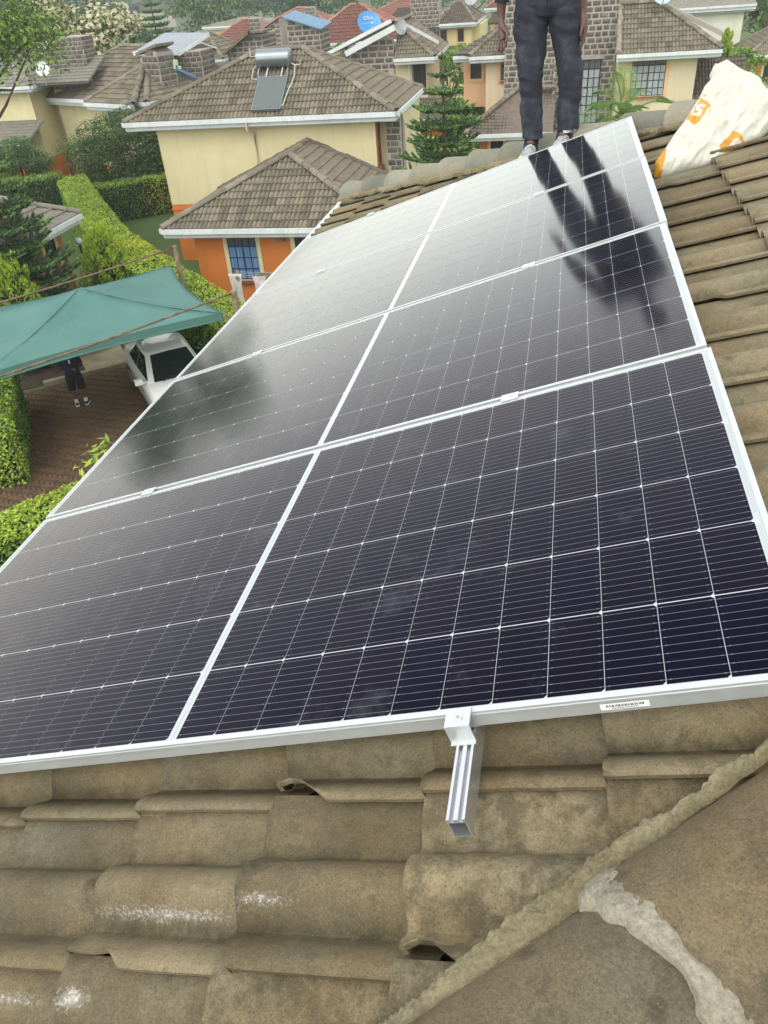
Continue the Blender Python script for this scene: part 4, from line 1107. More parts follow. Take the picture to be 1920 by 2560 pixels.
tile_face(h7, [(-5.2, -2.8, 4.6), (-2.7, -2.8, 4.6), (-2.7, 1, 6.0), (-4.2, 1, 6.0)], M_TDARK, 0); gutter(h7, (-5.2, -2.8, 4.6), (-2.7, -2.8, 4.6)); walls(h7, -5, -2.65, -2.2, 3, 0, 4.4, M_SJOINT)
tile_face(h7, [(-1.6, -3.4, 2.6), (1.9, -3.4, 2.6), (1.0, -2.05, 3.4), (-.6, -2.05, 3.4)], M_TDARK, 0); walls(h7, -1.2, 1.6, -3.0, -2.1, 0, 2.4, M_YEL)
window(h7, (-.95, -2.63, 4.3), .9, .9, 3, 3, 'f', M_CURTD, M_BAR, None, None, .04)
g = G(); g.box((-2.7, -2.75, 7.05), (-.35, -2.3, 7.15)); g.build('coping', M_WHITE, h7)
dish('grey satellite dish on the dark hip of the yellow house', (-7.6, 71.2, 6.35), 0.5, (0.2, -0.9, 0.3), flat('grey_dish_b', (0.36, 0.38, 0.38), 0.5), group='satellite dishes')
h7b = thing('tiled_house', 'pale yellow house with red tiles glimpsed left of the standing man', 'house', loc=(-5.0, 80, 0), group='houses of the estate')
hip_roof(h7b, -2, 6, -2.5, 3, 5.3, 1, 3, 0, 7.2, M_TRED, caps=M_RCAP); walls(h7b, -1.6, 5.6, -2, 2.6, 0, 5.1, M_YEL)
tile_face(h7b, [(-1.8, -4.2, 4.3), (3.0, -4.2, 4.3), (2.4, -2.1, 5.0), (-1.2, -2.1, 5.0)], M_TDARK, 0); window(h7b, (0.2, -2.002, 3.4), .5, .9, 1, 1, 'f', M_GLASS, M_REDWOOD)

# ---- red roofed houses
for (lx, ly, x0, x1, d, rx0, rx1, rz, lab, st) in (
        (-14.6, 62.5, -3.6, 4.2, 5.5, -0.4, 0.3, 6.75, 'red tiled house directly behind the blue dish', True),
        (-24.0, 66.5, -2.9, 3.4, 5.0, -0.5, 0.3, 6.15, 'red tiled house behind the white water tank', True),
        (-23.0, 79.0, -4.4, 3.0, 5.0, -0.9, 0.0, 6.2, 'red tiled house behind the blue sheet roof', True),
        (-15.4, 86.0, -4.0, 3.4, 5.0, -0.6, 0.8, 6.0, 'farthest red tiled house, with a stone gable under white fascia', False),
        (-33.5, 92.0, -4.0, 3.4, 5.0, -0.6, 0.8, 5.2, 'low grey roofed house half hidden among the far trees', False)):
    hr = thing('tiled_house', lab, 'house', loc=(lx, ly, 0), group='houses of the estate')
    mt = M_TGREY if 'grey' in lab else M_TRED
    hip_roof(hr, x0, x1, -d / 2, d / 2, 4.75, rx0, rx1, 0, rz, mt, caps=M_RCAP if mt is M_TRED else M_CAPG)
    walls(hr, x0 + .4, x1 - .4, -d / 2 + .4, d / 2 - .4, 0, 4.55, M_YEL)
    if st: stone_wall(hr, (rx1 + .3, -d / 2 + .7, 4.6), (1, 0, 0), (0, -1, 0), [(0, 0), (.9, 0), (.9, 1.7), (0, 1.7)], .36, .24, .8, 20, int(-lx))
o = thing('stone_building', 'stone block wall with a sloping blue sheet roof', 'building', loc=(-15.4, 52, 0))
stone_wall(o, (-1.1, 0, 3.9), (1, 0, 0), (0, -1, 0), [(0, 0), (2.0, 0), (2.0, 2.15), (0, 2.75)], .44, .27, 2.2, 70, 22, joint=.07, side=True); walls(o, -1.05, .85, .05, 2.1, 0, 3.9, M_SJOINT)
g = G(); g.obox((-.05, 1.0, 6.52), (1.15, 0, -.36), (.03, 1.25, .1), (0, 0, .03)); g.build('sheet_roof', flat('blue_sheet_metal', (0.085, 0.20, 0.30), 0.45, 0.3), o)
o = thing('stone_building', 'small far stone gable with a pink sloping edge', 'building', loc=(-20.1, 60, 0))
stone_wall(o, (-.7, 0, 3.9), (1, 0, 0), (0, -1, 0), [(0, 0), (1.3, 0), (1.3, 2.5), (0, 1.9)], .42, .27, 2, 40, 25, joint=.07); walls(o, -.65, .5, .05, 1.9, 0, 3.9, M_SJOINT)
g = G(); g.obox((-.05, .4, 6.17), (.75, 0, .34), (0, .6, 0), (-.02, 0, .04)); g.build('roof_slab', M_RCAP, o)

# ---- big peach house behind the standing man
h8 = thing('tiled_house', 'large peach house with stone tower and tall barred staircase window behind the standing man', 'house', loc=(0, 42, 0), group='houses of the estate')
tile_face(h8, [(2.15, -0.55, 4.92), (6.62, -0.55, 4.92), (3.9, 2.1, 6.66), (2.22, 2.1, 6.66)], M_TFAR, 230); cap_run(h8, (6.62, -0.55, 4.95), (3.9, 2.1, 6.7)); cap_run(h8, (2.22, 2.1, 6.68), (3.9, 2.1, 6.68)); gutter(h8, (2.15, -0.55, 4.92), (6.62, -0.55, 4.92))
g = G(); rough_tube(g, [h8.matrix_world @ Vector(p) for p in ((2.24, -0.5, 5.0), (2.24, 0.8, 5.85), (2.24, 2.1, 6.72))], .11, 7, .5, 5, .1); o = g.build('mortar_flashing', M_MORTW, h8, smooth=True); o.matrix_local = h8.matrix_world.inverted()
tile_face(h8, [(6.62, -0.55, 4.92), (6.62, 5, 4.92), (4.2, 5, 6.4), (3.9, 2.1, 6.66)], M_TFAR, 30)
a, b = Vector((4.55, 1.6, 6.42)), Vector((6.75, 1.0, 5.40)); g = G(); g.obox((a + b) / 2, (b - a) / 2, (.03, .16, 0), (0, 0, .10)); g.build('parapet_coping', M_SJOINT, h8)
walls(h8, 2.25, 5.72, 0.0, 5.5, 0, 4.68, M_CREAM2)
window(h8, (3.65, -0.002, 3.95), 1.5, 1.55, 6, 5, 'f', M_CURT, M_BAR, M_PEACH, M_REDWOOD, .045)
stone_wall(h8, (-3.0, 1.6, 0.6), (1, 0, 0), (0, -1, 0), [(0, 2.2), (2.4, 2.2), (2.4, 0), (5.2, 0), (5.2, 8.6), (0, 8.6)], .38, .245, 3.5, 280, 31, joint=.06)
window(h8, (1.02, 1.56, 2.85), 1.06, 3.5, 4, 9, 'f', M_CURT, M_BAR, None, None, .045)
g = G(); g.box((.4, 1.42, 4.62), (1.66, 1.58, 4.72)); g.build('lintel', M_SJOINT, h8)
tile_face(h8, [(-4.75, 2.0, 4.92), (-0.6, 2.0, 4.92), (-0.6, 4.8, 6.2), (-3.0, 4.8, 6.2)], M_TFAR, 60)
tile_face(h8, [(-5.7, 3.6, 4.92), (-4.0, 2.9, 4.92), (-3.0, 4.8, 6.2)], M_TDARK, 0)
cap_run(h8, (-4.75, 2.0, 4.95), (-3.0, 4.8, 6.2)); gutter(h8, (-4.75, 2.0, 4.92), (-0.6, 2.0, 4.92)); gutter(h8, (-5.75, 3.5, 4.85), (-4.75, 3.5, 4.85), soffit=.2)
walls(h8, -3.98, -0.5, 2.5, 6, 0, 4.67, M_CREAM2)
walls(h8, -5.3, -3.982, 4.3, 6.5, 2.4, 4.7, M_PEACH)
window(h8, (-2.95, 2.498, 4.27), .58, .92, 2, 3, 'f', M_CURTD, M_BAR, M_PEACH, M_REDWOOD, .05)
window(h8, (-.85, 2.498, 4.15), .62, .80, 2, 2, 'f', M_GLASS, M_BAR, M_PEACH, M_REDWOOD, .05)
window(h8, (-4.65, 4.298, 4.15), .58, .85, 1, 1, 'f', M_GLASS, M_BAR, M_PEACH, None, .05)
stone_wall(h8, (-0.62, 1.0, 1.8), (1, 0, 0), (0, -1, 0), [(0, 0), (.32, 0), (.32, 2.85), (0, 2.85)], .3, .2, .6, 20, 33)
tile_face(h8, [(-4.5, -3.2, 2.3), (-0.45, -3.2, 2.3), (-0.45, 2.4, 3.6), (-2.3, 1.0, 3.55)], M_TDARK, 110)
cap_run(h8, (-4.5, -3.2, 2.32), (-2.3, 1.0, 3.57)); cap_run(h8, (-2.3, 1.0, 3.57), (-.5, 1.0, 3.57))
gutter(h8, (-4.5, -3.2, 2.3), (-0.45, -3.2, 2.3)); walls(h8, -3.8, -0.5, -2.6, 2.4, 0, 2.05, M_ORANGE, 'lower_wall')
window(h8, (-2.98, -2.602, 1.4), .58, 1.1, 2, 2, 'f', M_GLASS, M_BAR, M_PEACH, None, .04)
tile_face(h8, [(5.9, -0.3, 2.4), (8.2, -0.3, 2.4), (8.2, 3, 4.2), (5.9, 3, 4.2)], M_TDARK, 30); walls(h8, 5.9, 8, 0.2, 3, 0, 2.3, M_CREAM2)
t, a, b = dish('pale blue-grey satellite dish with a dark ring mark above the peach house roof', (4.0, 43.2, 7.05), 0.42, (0.05, -0.95, 0.25), flat('pale_dish', (0.42, 0.50, 0.54), 0.5), post=0.45, group='satellite dishes')
g = G(); rr = []
for i in range(16):
    an = 2 * math.pi * i / 16; aim = Vector((0.05, -0.95, 0.25)).normalized(); rr.append(aim * .035 + a * math.cos(an) * .05 + b * math.sin(an) * .075)
g.tube(rr + rr[:1], .016, 5); g.build('ring_mark', M_BAR, t)
# ---- right edge: pale building and orange house
h9 = thing('building', 'plain off-white building with a long white gutter at the upper right', 'building', loc=(10, 71, 0))
walls(h9, -3.5, 2.35, -.5, 5, 0, 4.6, M_OFFW); tile_face(h9, [(-4, -1, 4.85), (3.0, -1, 4.85), (3.0, 4, 6.2), (-4, 4, 6.2)], M_TGREY, 0); gutter(h9, (-4, -1, 4.85), (3.0, -1, 4.85), .4)
h10 = thing('tiled_house', 'orange house at the right edge beyond the white sack', 'house', loc=(14, 61, 0), group='houses of the estate')
hip_roof(h10, -2.75, 4, -.6, 5, 2.62, 0, 1, 2, 4.5, M_TFAR); walls(h10, -2.3, 3.6, 0, 4.6, 0, 2.4, M_ORANGE)
g = G(); g.box((-2.32, -.02, 0), (-2.05, .3, 2.38)); g.build('corner_pillar', M_PEACH, h10); window(h10, (-1.2, -.002, 1.3), .7, 1.9, 1, 2, 'f', M_GLASS, M_BARBLUE, M_CREAM)

# ---- solar water heater on the cream house
sh = thing('solar_water_heater', 'silver tank and tilted collector of a solar water heater on the cream house roof', 'water heater', loc=(-9.95, 29.0, 5.9))
def rp(x, y, off=0.0): # point over the front roof slope of the cream house
    return Vector((x, y, 4.98 + (y - 27.83) * 0.652 + off)) - sh.location
M_TANK = alu('brushed_tank_steel', (0.25, 0.275, 0.29), 0.36, 0.75)
g = G(); c0, c1 = rp(-10.58, 29.62, .42), rp(-9.36, 29.62, .42)
g.tube([c0 + Vector((.0, 0, 0)), c0 + Vector((.03, 0, 0)), c1 - Vector((.03, 0, 0)), c1], [.24, .285, .285, .24], 20); g.build('tank', M_TANK, sh, smooth=True, sharp=35)
g = G()
for x in (-10.5, -9.45): g.tube([rp(x, 29.62, .42), rp(x, 29.62, .42)], .01, 4); g.obox((rp(x, 29.45, .12) + rp(x, 29.45, .2)) / 2, (.02, 0, 0), (0, .2, .13), (0, 0, .12))
g.build('tank_cradle', M_GROOVE, sh)
m, nt, b = new_mat('collector_glass'); b.inputs['Base Color'].default_value = (0.10, 0.115, 0.112, 1); b.inputs['Roughness'].default_value = .18; M_COLL = m  # base colour lightened to stand in for reflected sky
p00, p10, p01, p11 = rp(-10.46, 27.9, .17), rp(-9.40, 27.9, .17), rp(-10.46, 29.2, .17), rp(-9.40, 29.2, .17)
cn = (p10 - p00).cross(p01 - p00).normalized()
g = G(); g.obox((p00 + p11) / 2, (p10 - p00) / 2, (p01 - p00) / 2, cn * .045); g.build('collector_box', M_TANK, sh)
g = G(); g.obox((p00 + p11) / 2 + cn * .047, (p10 - p00) / 2 * .94, (p01 - p00) / 2 * .95, cn * .003); g.build('collector_glass', M_COLL, sh)
for x in (-10.2, -9.66):
    g = G(); g.tube([rp(x, 29.1, .2), rp(x, 29.5, .22)], .022, 6); g.build('strut', M_WHITE, sh)
M_PIPE = flat('cream_pipe', (0.45, 0.45, 0.34), .5)
for nm, q in (('pipe', [rp(-10.62, 29.62, .5), rp(-10.82, 29.62, .5), rp(-10.84, 29.64, .75)]), ('pipe', [rp(-10.62, 29.5, .3), rp(-10.72, 29.45, .25), rp(-10.72, 29.12, .2), rp(-10.5, 29.08, .2)]),
              ('pipe', [rp(-9.34, 29.5, .33), rp(-9.2, 29.45, .3), rp(-9.16, 29.1, .22), rp(-9.3, 28.5, .18), rp(-9.36, 28.06, .17), rp(-9.42, 28.03, .17)]), ('pipe', [rp(-9.2, 29.45, .3), rp(-9.02, 29.47, .3), rp(-9.0, 29.47, .42)])):
    pipe(sh, q, .021, M_PIPE, nm)
# ------------------------------------------------------------------ vegetation
def leaf_mat(name, c, tr=0.25, rough=0.55):
    m, nt, b = new_mat(name)
    p = coords(nt, rnd=False)
    f = noise_t(nt, p, 1.1, 4, 0.6)
    L(nt, ramp(nt, f, [(0.3, tuple(x * .78 for x in c)), (0.7, tuple(x * 1.18 for x in c))]), b.inputs['Base Color'])
    b.inputs['Roughness'].default_value = rough
    b.inputs['Specular IOR Level'].default_value = 0.3
    if tr:
        t = N(nt, 'ShaderNodeBsdfTranslucent'); t.inputs['Color'].default_value = (min(1, c[0] * 1.5), min(1, c[1] * 1.5), c[2], 1)
        mx = N(nt, 'ShaderNodeMixShader'); mx.inputs[0].default_value = tr
        out = nt.nodes['Material Output']
        L(nt, b.outputs[0], mx.inputs[1]); L(nt, t.outputs[0], mx.inputs[2]); L(nt, mx.outputs[0], out.inputs['Surface'])
    return m
LM = {k: leaf_mat('leaf_' + k, c) for k, c in dict(
    lime=(0.44, 0.54, 0.07), bright=(0.27, 0.40, 0.06), mid=(0.13, 0.22, 0.045), deep=(0.070, 0.130, 0.040), dark=(0.038, 0.072, 0.028), yellow=(0.50, 0.44, 0.03),
    olive=(0.075, 0.095, 0.035), blue=(0.095, 0.145, 0.110), pine=(0.115, 0.210, 0.075), pinetip=(0.25, 0.38, 0.10), thuja=(0.36, 0.47, 0.04), cream=(0.52, 0.48, 0.30), red=(0.45, 0.04, 0.04), palm=(0.13, 0.23, 0.06)).items()}
M_BARK = flat('brown_bark', (0.10, 0.075, 0.05), 0.9, var=0.4, vscale=8, bumps=(30, .6, .02))
M_PSTEM = flat('palm_crownshaft', (0.30, 0.29, 0.10), 0.6, var=0.3, vscale=6)
def leaves(name, P, Nn, size, mats, weights, parent=None, aspect=0.5, jit=0.7, along=None, kind=None, seed=0):
    """one joined part of many small pointed leaves at P; Nn = the way their faces look; along = the way they point"""
    r = np.random.default_rng(seed + len(P))
    P = np.asarray(P, float); n = len(P)
    Nn = np.asarray(Nn, float) + jit * r.normal(size=(n, 3)); Nn /= np.linalg.norm(Nn, axis=1)[:, None] + 1e-9
    if along is None: along = r.normal(size=(n, 3))
    else: along = np.asarray(along, float) + 0.25 * r.normal(size=(n, 3))
    T = along - (along * Nn).sum(1)[:, None] * Nn; T /= np.linalg.norm(T, axis=1)[:, None] + 1e-9
    B = np.cross(Nn, T)
    s = size * r.uniform(.65, 1.35, n)[:, None]
    V = np.stack([P - T * s * .5, P + B * s * aspect * .5 - T * s * .05 - Nn * s * .06, P + T * s * .5, P - B * s * aspect * .5 - T * s * .05 - Nn * s * .06], 1).reshape(-1, 3)
    F = np.arange(4 * n).reshape(n, 4)
    mi = r.choice(len(mats), n, p=np.array(weights) / sum(weights))
    o = np_mesh(name, V, F, [LM[k] for k in mats], parent, mi)
    return tag(o, kind='stuff')
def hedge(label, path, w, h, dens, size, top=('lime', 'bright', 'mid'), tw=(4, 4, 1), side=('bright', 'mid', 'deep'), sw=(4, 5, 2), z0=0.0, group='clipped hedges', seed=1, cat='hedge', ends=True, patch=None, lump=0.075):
    r = np.random.default_rng(seed)
    P = [np.array((*p, 0.0)) for p in path]
    root = thing('hedge', label, cat, loc=(path[0][0], path[0][1], z0), group=group)
    org = np.array((path[0][0], path[0][1], 0.0))
    pos, nor, isT = [], [], []
    g = G(); rings = []
    for k, p in enumerate(P):
        d = P[min(k + 1, len(P) - 1)] - P[max(k - 1, 0)]; d /= np.linalg.norm(d); s = np.array((-d[1], d[0], 0)); q = p - org
        if k == 0: q = q + d * .12
        if k == len(P) - 1: q = q - d * .12
        i = .12
        rings.append([tuple(q - s * (w / 2 - i)), tuple(q + s * (w / 2 - i)), tuple(q + s * (w / 2 - i) + np.array((0, 0, h - i))), tuple(q - s * (w / 2 - i) + np.array((0, 0, h - i)))])
    g.loft(rings); g.build('hedge_core', M_CORE, root)
    for a, b in zip(P[:-1], P[1:]):
        d = b - a; Ln = np.linalg.norm(d); d = d / Ln; s = np.array((-d[1], d[0], 0))
        for kind_ in ('t', 'l', 'r'):
            area = Ln * (w if kind_ == 't' else h); n = int(area * dens)
            u = r.uniform(-.05, Ln + .05, n)
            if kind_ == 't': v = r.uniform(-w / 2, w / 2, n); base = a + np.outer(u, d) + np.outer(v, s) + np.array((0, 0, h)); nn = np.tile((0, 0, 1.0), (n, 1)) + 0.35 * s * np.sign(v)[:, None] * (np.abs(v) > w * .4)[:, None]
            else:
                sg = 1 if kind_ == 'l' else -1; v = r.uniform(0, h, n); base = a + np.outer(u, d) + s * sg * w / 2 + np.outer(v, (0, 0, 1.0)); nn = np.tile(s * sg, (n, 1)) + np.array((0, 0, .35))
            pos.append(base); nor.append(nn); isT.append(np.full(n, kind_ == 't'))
    if ends:
        for e, sg in ((0, -1), (-1, 1)):
            d = (P[1] - P[0]) if e == 0 else (P[-1] - P[-2]); d = d / np.linalg.norm(d); s = np.array((-d[1], d[0], 0)); n = int(w * h * dens)
            base = P[e] + np.outer(r.uniform(-w / 2, w / 2, n), s) + np.outer(r.uniform(0, h, n), (0, 0, 1.0)); pos.append(base); nor.append(np.tile(d * sg, (n, 1)) + np.array((0, 0, .35))); isT.append(np.zeros(n, bool))
    pos = np.concatenate(pos); nor = np.concatenate(nor); isT = np.concatenate(isT)
    lumps = np.array([noise.noise(Vector(p * 1.6)) + .6 * noise.noise(Vector(p * 4.5)) for p in pos])
    nu = nor / np.linalg.norm(nor, axis=1)[:, None]
    pos = pos + nu * (lumps * lump + r.uniform(-.05, .07, len(pos)))[:, None] - org
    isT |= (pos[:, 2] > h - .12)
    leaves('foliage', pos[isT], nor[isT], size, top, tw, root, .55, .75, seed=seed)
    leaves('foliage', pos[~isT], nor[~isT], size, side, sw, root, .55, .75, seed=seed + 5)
    if patch:
        for (cx, cy, cz, rad, colr) in patch:
            q = pos + org; sel = np.linalg.norm(q - np.array((cx, cy, cz)), axis=1) < rad * r.uniform(.3, 1.1, len(q)); sel &= r.random(len(q)) < .55
            if sel.sum(): leaves('new_leaves', pos[sel] + nu[sel] * .03, nor[sel], size, (colr, 'lime'), (4, 1), root, .55, .75, seed=seed + 9)
    return root
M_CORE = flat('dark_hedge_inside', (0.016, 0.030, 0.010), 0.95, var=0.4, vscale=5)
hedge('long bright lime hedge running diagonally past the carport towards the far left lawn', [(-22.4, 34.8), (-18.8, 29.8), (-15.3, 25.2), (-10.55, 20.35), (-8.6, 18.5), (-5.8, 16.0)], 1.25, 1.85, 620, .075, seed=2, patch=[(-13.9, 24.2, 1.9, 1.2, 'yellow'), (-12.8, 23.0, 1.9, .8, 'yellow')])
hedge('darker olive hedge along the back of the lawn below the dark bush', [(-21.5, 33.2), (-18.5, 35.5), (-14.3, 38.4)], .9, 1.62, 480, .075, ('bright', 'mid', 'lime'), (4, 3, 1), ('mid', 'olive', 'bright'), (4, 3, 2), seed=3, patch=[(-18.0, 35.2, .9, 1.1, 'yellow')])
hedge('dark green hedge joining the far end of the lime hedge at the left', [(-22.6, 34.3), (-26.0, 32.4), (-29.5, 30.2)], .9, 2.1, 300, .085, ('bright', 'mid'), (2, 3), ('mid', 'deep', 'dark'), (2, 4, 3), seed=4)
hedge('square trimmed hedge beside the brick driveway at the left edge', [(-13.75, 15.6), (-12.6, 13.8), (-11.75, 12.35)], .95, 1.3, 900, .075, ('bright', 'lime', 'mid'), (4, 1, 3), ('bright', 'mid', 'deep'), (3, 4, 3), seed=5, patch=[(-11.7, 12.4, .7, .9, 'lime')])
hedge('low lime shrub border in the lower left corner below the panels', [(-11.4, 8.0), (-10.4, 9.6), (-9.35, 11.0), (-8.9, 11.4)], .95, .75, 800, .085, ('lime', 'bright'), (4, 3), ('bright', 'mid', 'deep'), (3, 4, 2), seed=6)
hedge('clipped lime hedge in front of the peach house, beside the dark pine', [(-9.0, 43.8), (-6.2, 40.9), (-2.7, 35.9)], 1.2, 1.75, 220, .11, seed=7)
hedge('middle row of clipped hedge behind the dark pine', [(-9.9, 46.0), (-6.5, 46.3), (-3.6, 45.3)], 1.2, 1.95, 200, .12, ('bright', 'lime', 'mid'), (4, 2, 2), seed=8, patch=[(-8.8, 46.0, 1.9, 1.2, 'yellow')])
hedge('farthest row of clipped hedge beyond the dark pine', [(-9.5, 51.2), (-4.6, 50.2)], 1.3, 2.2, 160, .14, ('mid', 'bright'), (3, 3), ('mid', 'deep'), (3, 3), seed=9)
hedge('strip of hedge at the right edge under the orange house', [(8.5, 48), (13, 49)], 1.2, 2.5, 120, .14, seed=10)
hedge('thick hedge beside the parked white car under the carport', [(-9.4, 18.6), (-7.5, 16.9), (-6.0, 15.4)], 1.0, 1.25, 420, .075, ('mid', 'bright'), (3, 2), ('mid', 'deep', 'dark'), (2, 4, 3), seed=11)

def blob_tree(label, c, h, r, n, size, mats, w, name='broadleaf_tree', cat='tree', group=None, seed=0, trunk=.16, base=.25, clumps=22, flowers=None, jit=.8, squash=.8, aspect=.5, low=False):
    """trunk, limbs and a crown of separate leafy clumps with gaps between them"""
    rs = random.Random(seed); rn = np.random.default_rng(seed)
    t = thing(name, label, cat, loc=c, group=group)
    cen = []
    for k in range(clumps):
        a = rs.random() * 6.283; e = rs.uniform(-1.0 if low else -.5, 1.0); q = rs.uniform(.45, 1.0)
        cz = base * h + (h - base * h) * (.5 + .5 * e * q) * .94
        rr = r * q * math.sqrt(max(.08, 1 - (abs(e * q)) ** 2))
        cen.append(Vector((rr * math.cos(a), rr * math.sin(a), cz)))
    g = G(); top = Vector((rs.uniform(-.2, .2), rs.uniform(-.2, .2), h * .72)); fork = Vector((0, 0, base * h))
    g.tube([(0, 0, -.1), fork, top], [trunk, trunk * .8, trunk * .25], 8)
    for q in cen[:10]: g.tube([fork.lerp(top, rs.uniform(0, .5)), fork.lerp(q, .6) + Vector((0, 0, .1)), q], [trunk * .4, trunk * .2, trunk * .06], 6)
    g.build('trunk', M_BARK, t)
    P, Nn = [], []; FP, FN = [], []
    for q in cen:
        cr = r * rs.uniform(.26, .46); m_ = max(8, int(n / clumps))
        d = rn.normal(size=(m_, 3)); d /= np.linalg.norm(d, axis=1)[:, None]; d[:, 2] = np.where(d[:, 2] < -.3, -d[:, 2] * .5, d[:, 2])
        rad = cr * rn.uniform(.55, 1.08, m_) ** .6
        P.append(np.array(q) + d * rad[:, None] * np.array((1, 1, squash))); Nn.append(d + np.array((0, 0, .5)))
        if flowers:
            sel = (d[:, 2] > .05) & (rn.random(m_) < flowers[1]); FP.append(P[-1][sel] + d[sel] * .08); FN.append(Nn[-1][sel])
    leaves('crown', np.concatenate(P), np.concatenate(Nn), size, mats, w, t, aspect, jit, seed=seed)
    if flowers: leaves('blossoms', np.concatenate(FP), np.concatenate(FN), size * flowers[2], (flowers[0],), (1,), t, .8, .8, seed=seed + 1)
    return t
blob_tree('big dark bush against the left house wall, behind the lawn hedge', (-21.0, 37.2, 0), 4.4, 2.2, 34000, .11, ('deep', 'mid', 'dark', 'olive'), (4, 3, 3, 2), 'bush', 'bush', seed=21, base=.05, clumps=60, low=True)
blob_tree('second dark bush next to the cream house wall, touching the bigger bush', (-18.2, 38.0, 0), 4.0, 1.7, 24000, .11, ('deep', 'mid', 'dark'), (4, 2, 3), 'bush', 'bush', seed=22, base=.05, clumps=46, low=True)
blob_tree('small leafy tree in front of the far left house', (-26.6, 37.2, 0), 3.4, 1.7, 14000, .12, ('deep', 'mid', 'blue'), (4, 3, 2), seed=23, clumps=40, group='garden trees', base=.05, low=True)
blob_tree('tall tree hanging its branches into the top left corner', (-20.2, 26.6, 0), 13.0, 3.8, 38000, .14, ('mid', 'deep', 'bright', 'olive'), (3, 3, 2, 2), seed=24, base=.32, clumps=66, trunk=.2, squash=.6, group='garden trees')
blob_tree('wide tree covered in cream blossom beyond the far left house', (-34.0, 57.0, 0), 8.3, 4.6, 9000, .32, ('deep', 'dark', 'mid'), (4, 4, 2), seed=25, clumps=40, flowers=('cream', .62, 1.2), group='garden trees')
blob_tree('dark round tree to the right of the blossoming tree', (-27.2, 58.5, 0), 6.6, 2.6, 4500, .28, ('dark', 'deep', 'blue'), (4, 3, 2), seed=26, group='garden trees')
blob_tree('bright bushy trees behind the hedge rows in the middle', (-7.2, 54.5, 0), 4.9, 2.1, 5000, .2, ('bright', 'mid', 'deep'), (3, 4, 2), seed=27, base=.1, group='garden trees')
blob_tree('green tree right of the peach house, behind the sack', (7.9, 47.5, 0), 5.0, 2.0, 6000, .19, ('bright', 'mid', 'deep'), (3, 4, 3), seed=28, base=.08, group='garden trees')
blob_tree('loose green shrub beside the stone chimney base, under the blue dish', (-11.9, 47.6, 3.4), 2.9, .7, 1100, .17, ('mid', 'bright', 'deep'), (3, 1, 2), 'shrub', 'shrub', seed=29, base=.05, clumps=8, aspect=.2)
blob_tree('yellow-green shrub by the stone wall with the blue sheet roof', (-17.3, 51.5, 2.9), 2.6, 1.0, 1000, .18, ('bright', 'lime', 'mid'), (3, 2, 2), 'shrub', 'shrub', seed=30, base=.05, clumps=8)
blob_tree('little shrub with red leaves near the small lower roof', (-7.4, 43.6, 1.2), 1.7, .55, 420, .16, ('red', 'olive', 'mid'), (4, 1, 1), 'shrub', 'shrub', seed=31, base=.05, clumps=7)
M_BLKT = flat('black_tank_plastic', (.02, .022, .025), .6)
# trees far behind the estate
far_specs = [(-70, 118, 13, 6, 'dark leafy tree far behind the blossoming tree'), (-45, 110, 11, 5.0, 'grey-green spreading tree above the grey sheet roof'), (-40, 122, 12, 6.5, 'hazy blue-green tree above the red roofs'), (-31, 116, 11, 5.5, 'rounded tree behind the farthest red roofs'), (-22, 130, 13, 6.5, 'tall pale tree at the top of the picture, left of the blue dish'),
             (-14, 135, 12, 5.5, 'far tree above the blue dish'), (-76, 112, 14, 6.5, 'far tree at the upper left behind the blossom tree'), (-5, 140, 13, 6, 'far tree beside the standing man'), (12, 125, 11, 6, 'far tree at the top right'), (22, 118, 12, 6, 'far tree at the upper right corner'), (17, 86, 8, 4, 'leafy tree at the right edge above the orange house'),
             (-92, 128, 14, 7, 'far leafy tree at the upper left corner'), (-62, 168, 12, 6, 'distant tree beyond the far field')]
for k, (x, y, h, r, lab) in enumerate(far_specs):
    mats, w = [(('deep', 'blue', 'dark'), (3, 3, 2)), (('olive', 'mid', 'deep'), (3, 2, 3)), (('blue', 'deep', 'olive'), (4, 2, 1))][k % 3]
    blob_tree(lab, (x, y, -1), h, r, 4200, .45, mats, w, group='trees behind the estate', seed=40 + k, clumps=30, base=.15)
tag(leaves('far_woods', np.concatenate([np.c_[RNG.uniform(-300, 120, 26000), y + RNG.normal(0, 6, 26000), RNG.uniform(0, 1, 26000)] * np.array((1, 1, 14.0)) for y in (232,)]) + np.array((0, 0, 0)), np.tile((0, -1, .6), (26000, 1)), 1.5, ('blue', 'olive', 'deep'), (3, 2, 3), seed=60), kind='stuff')

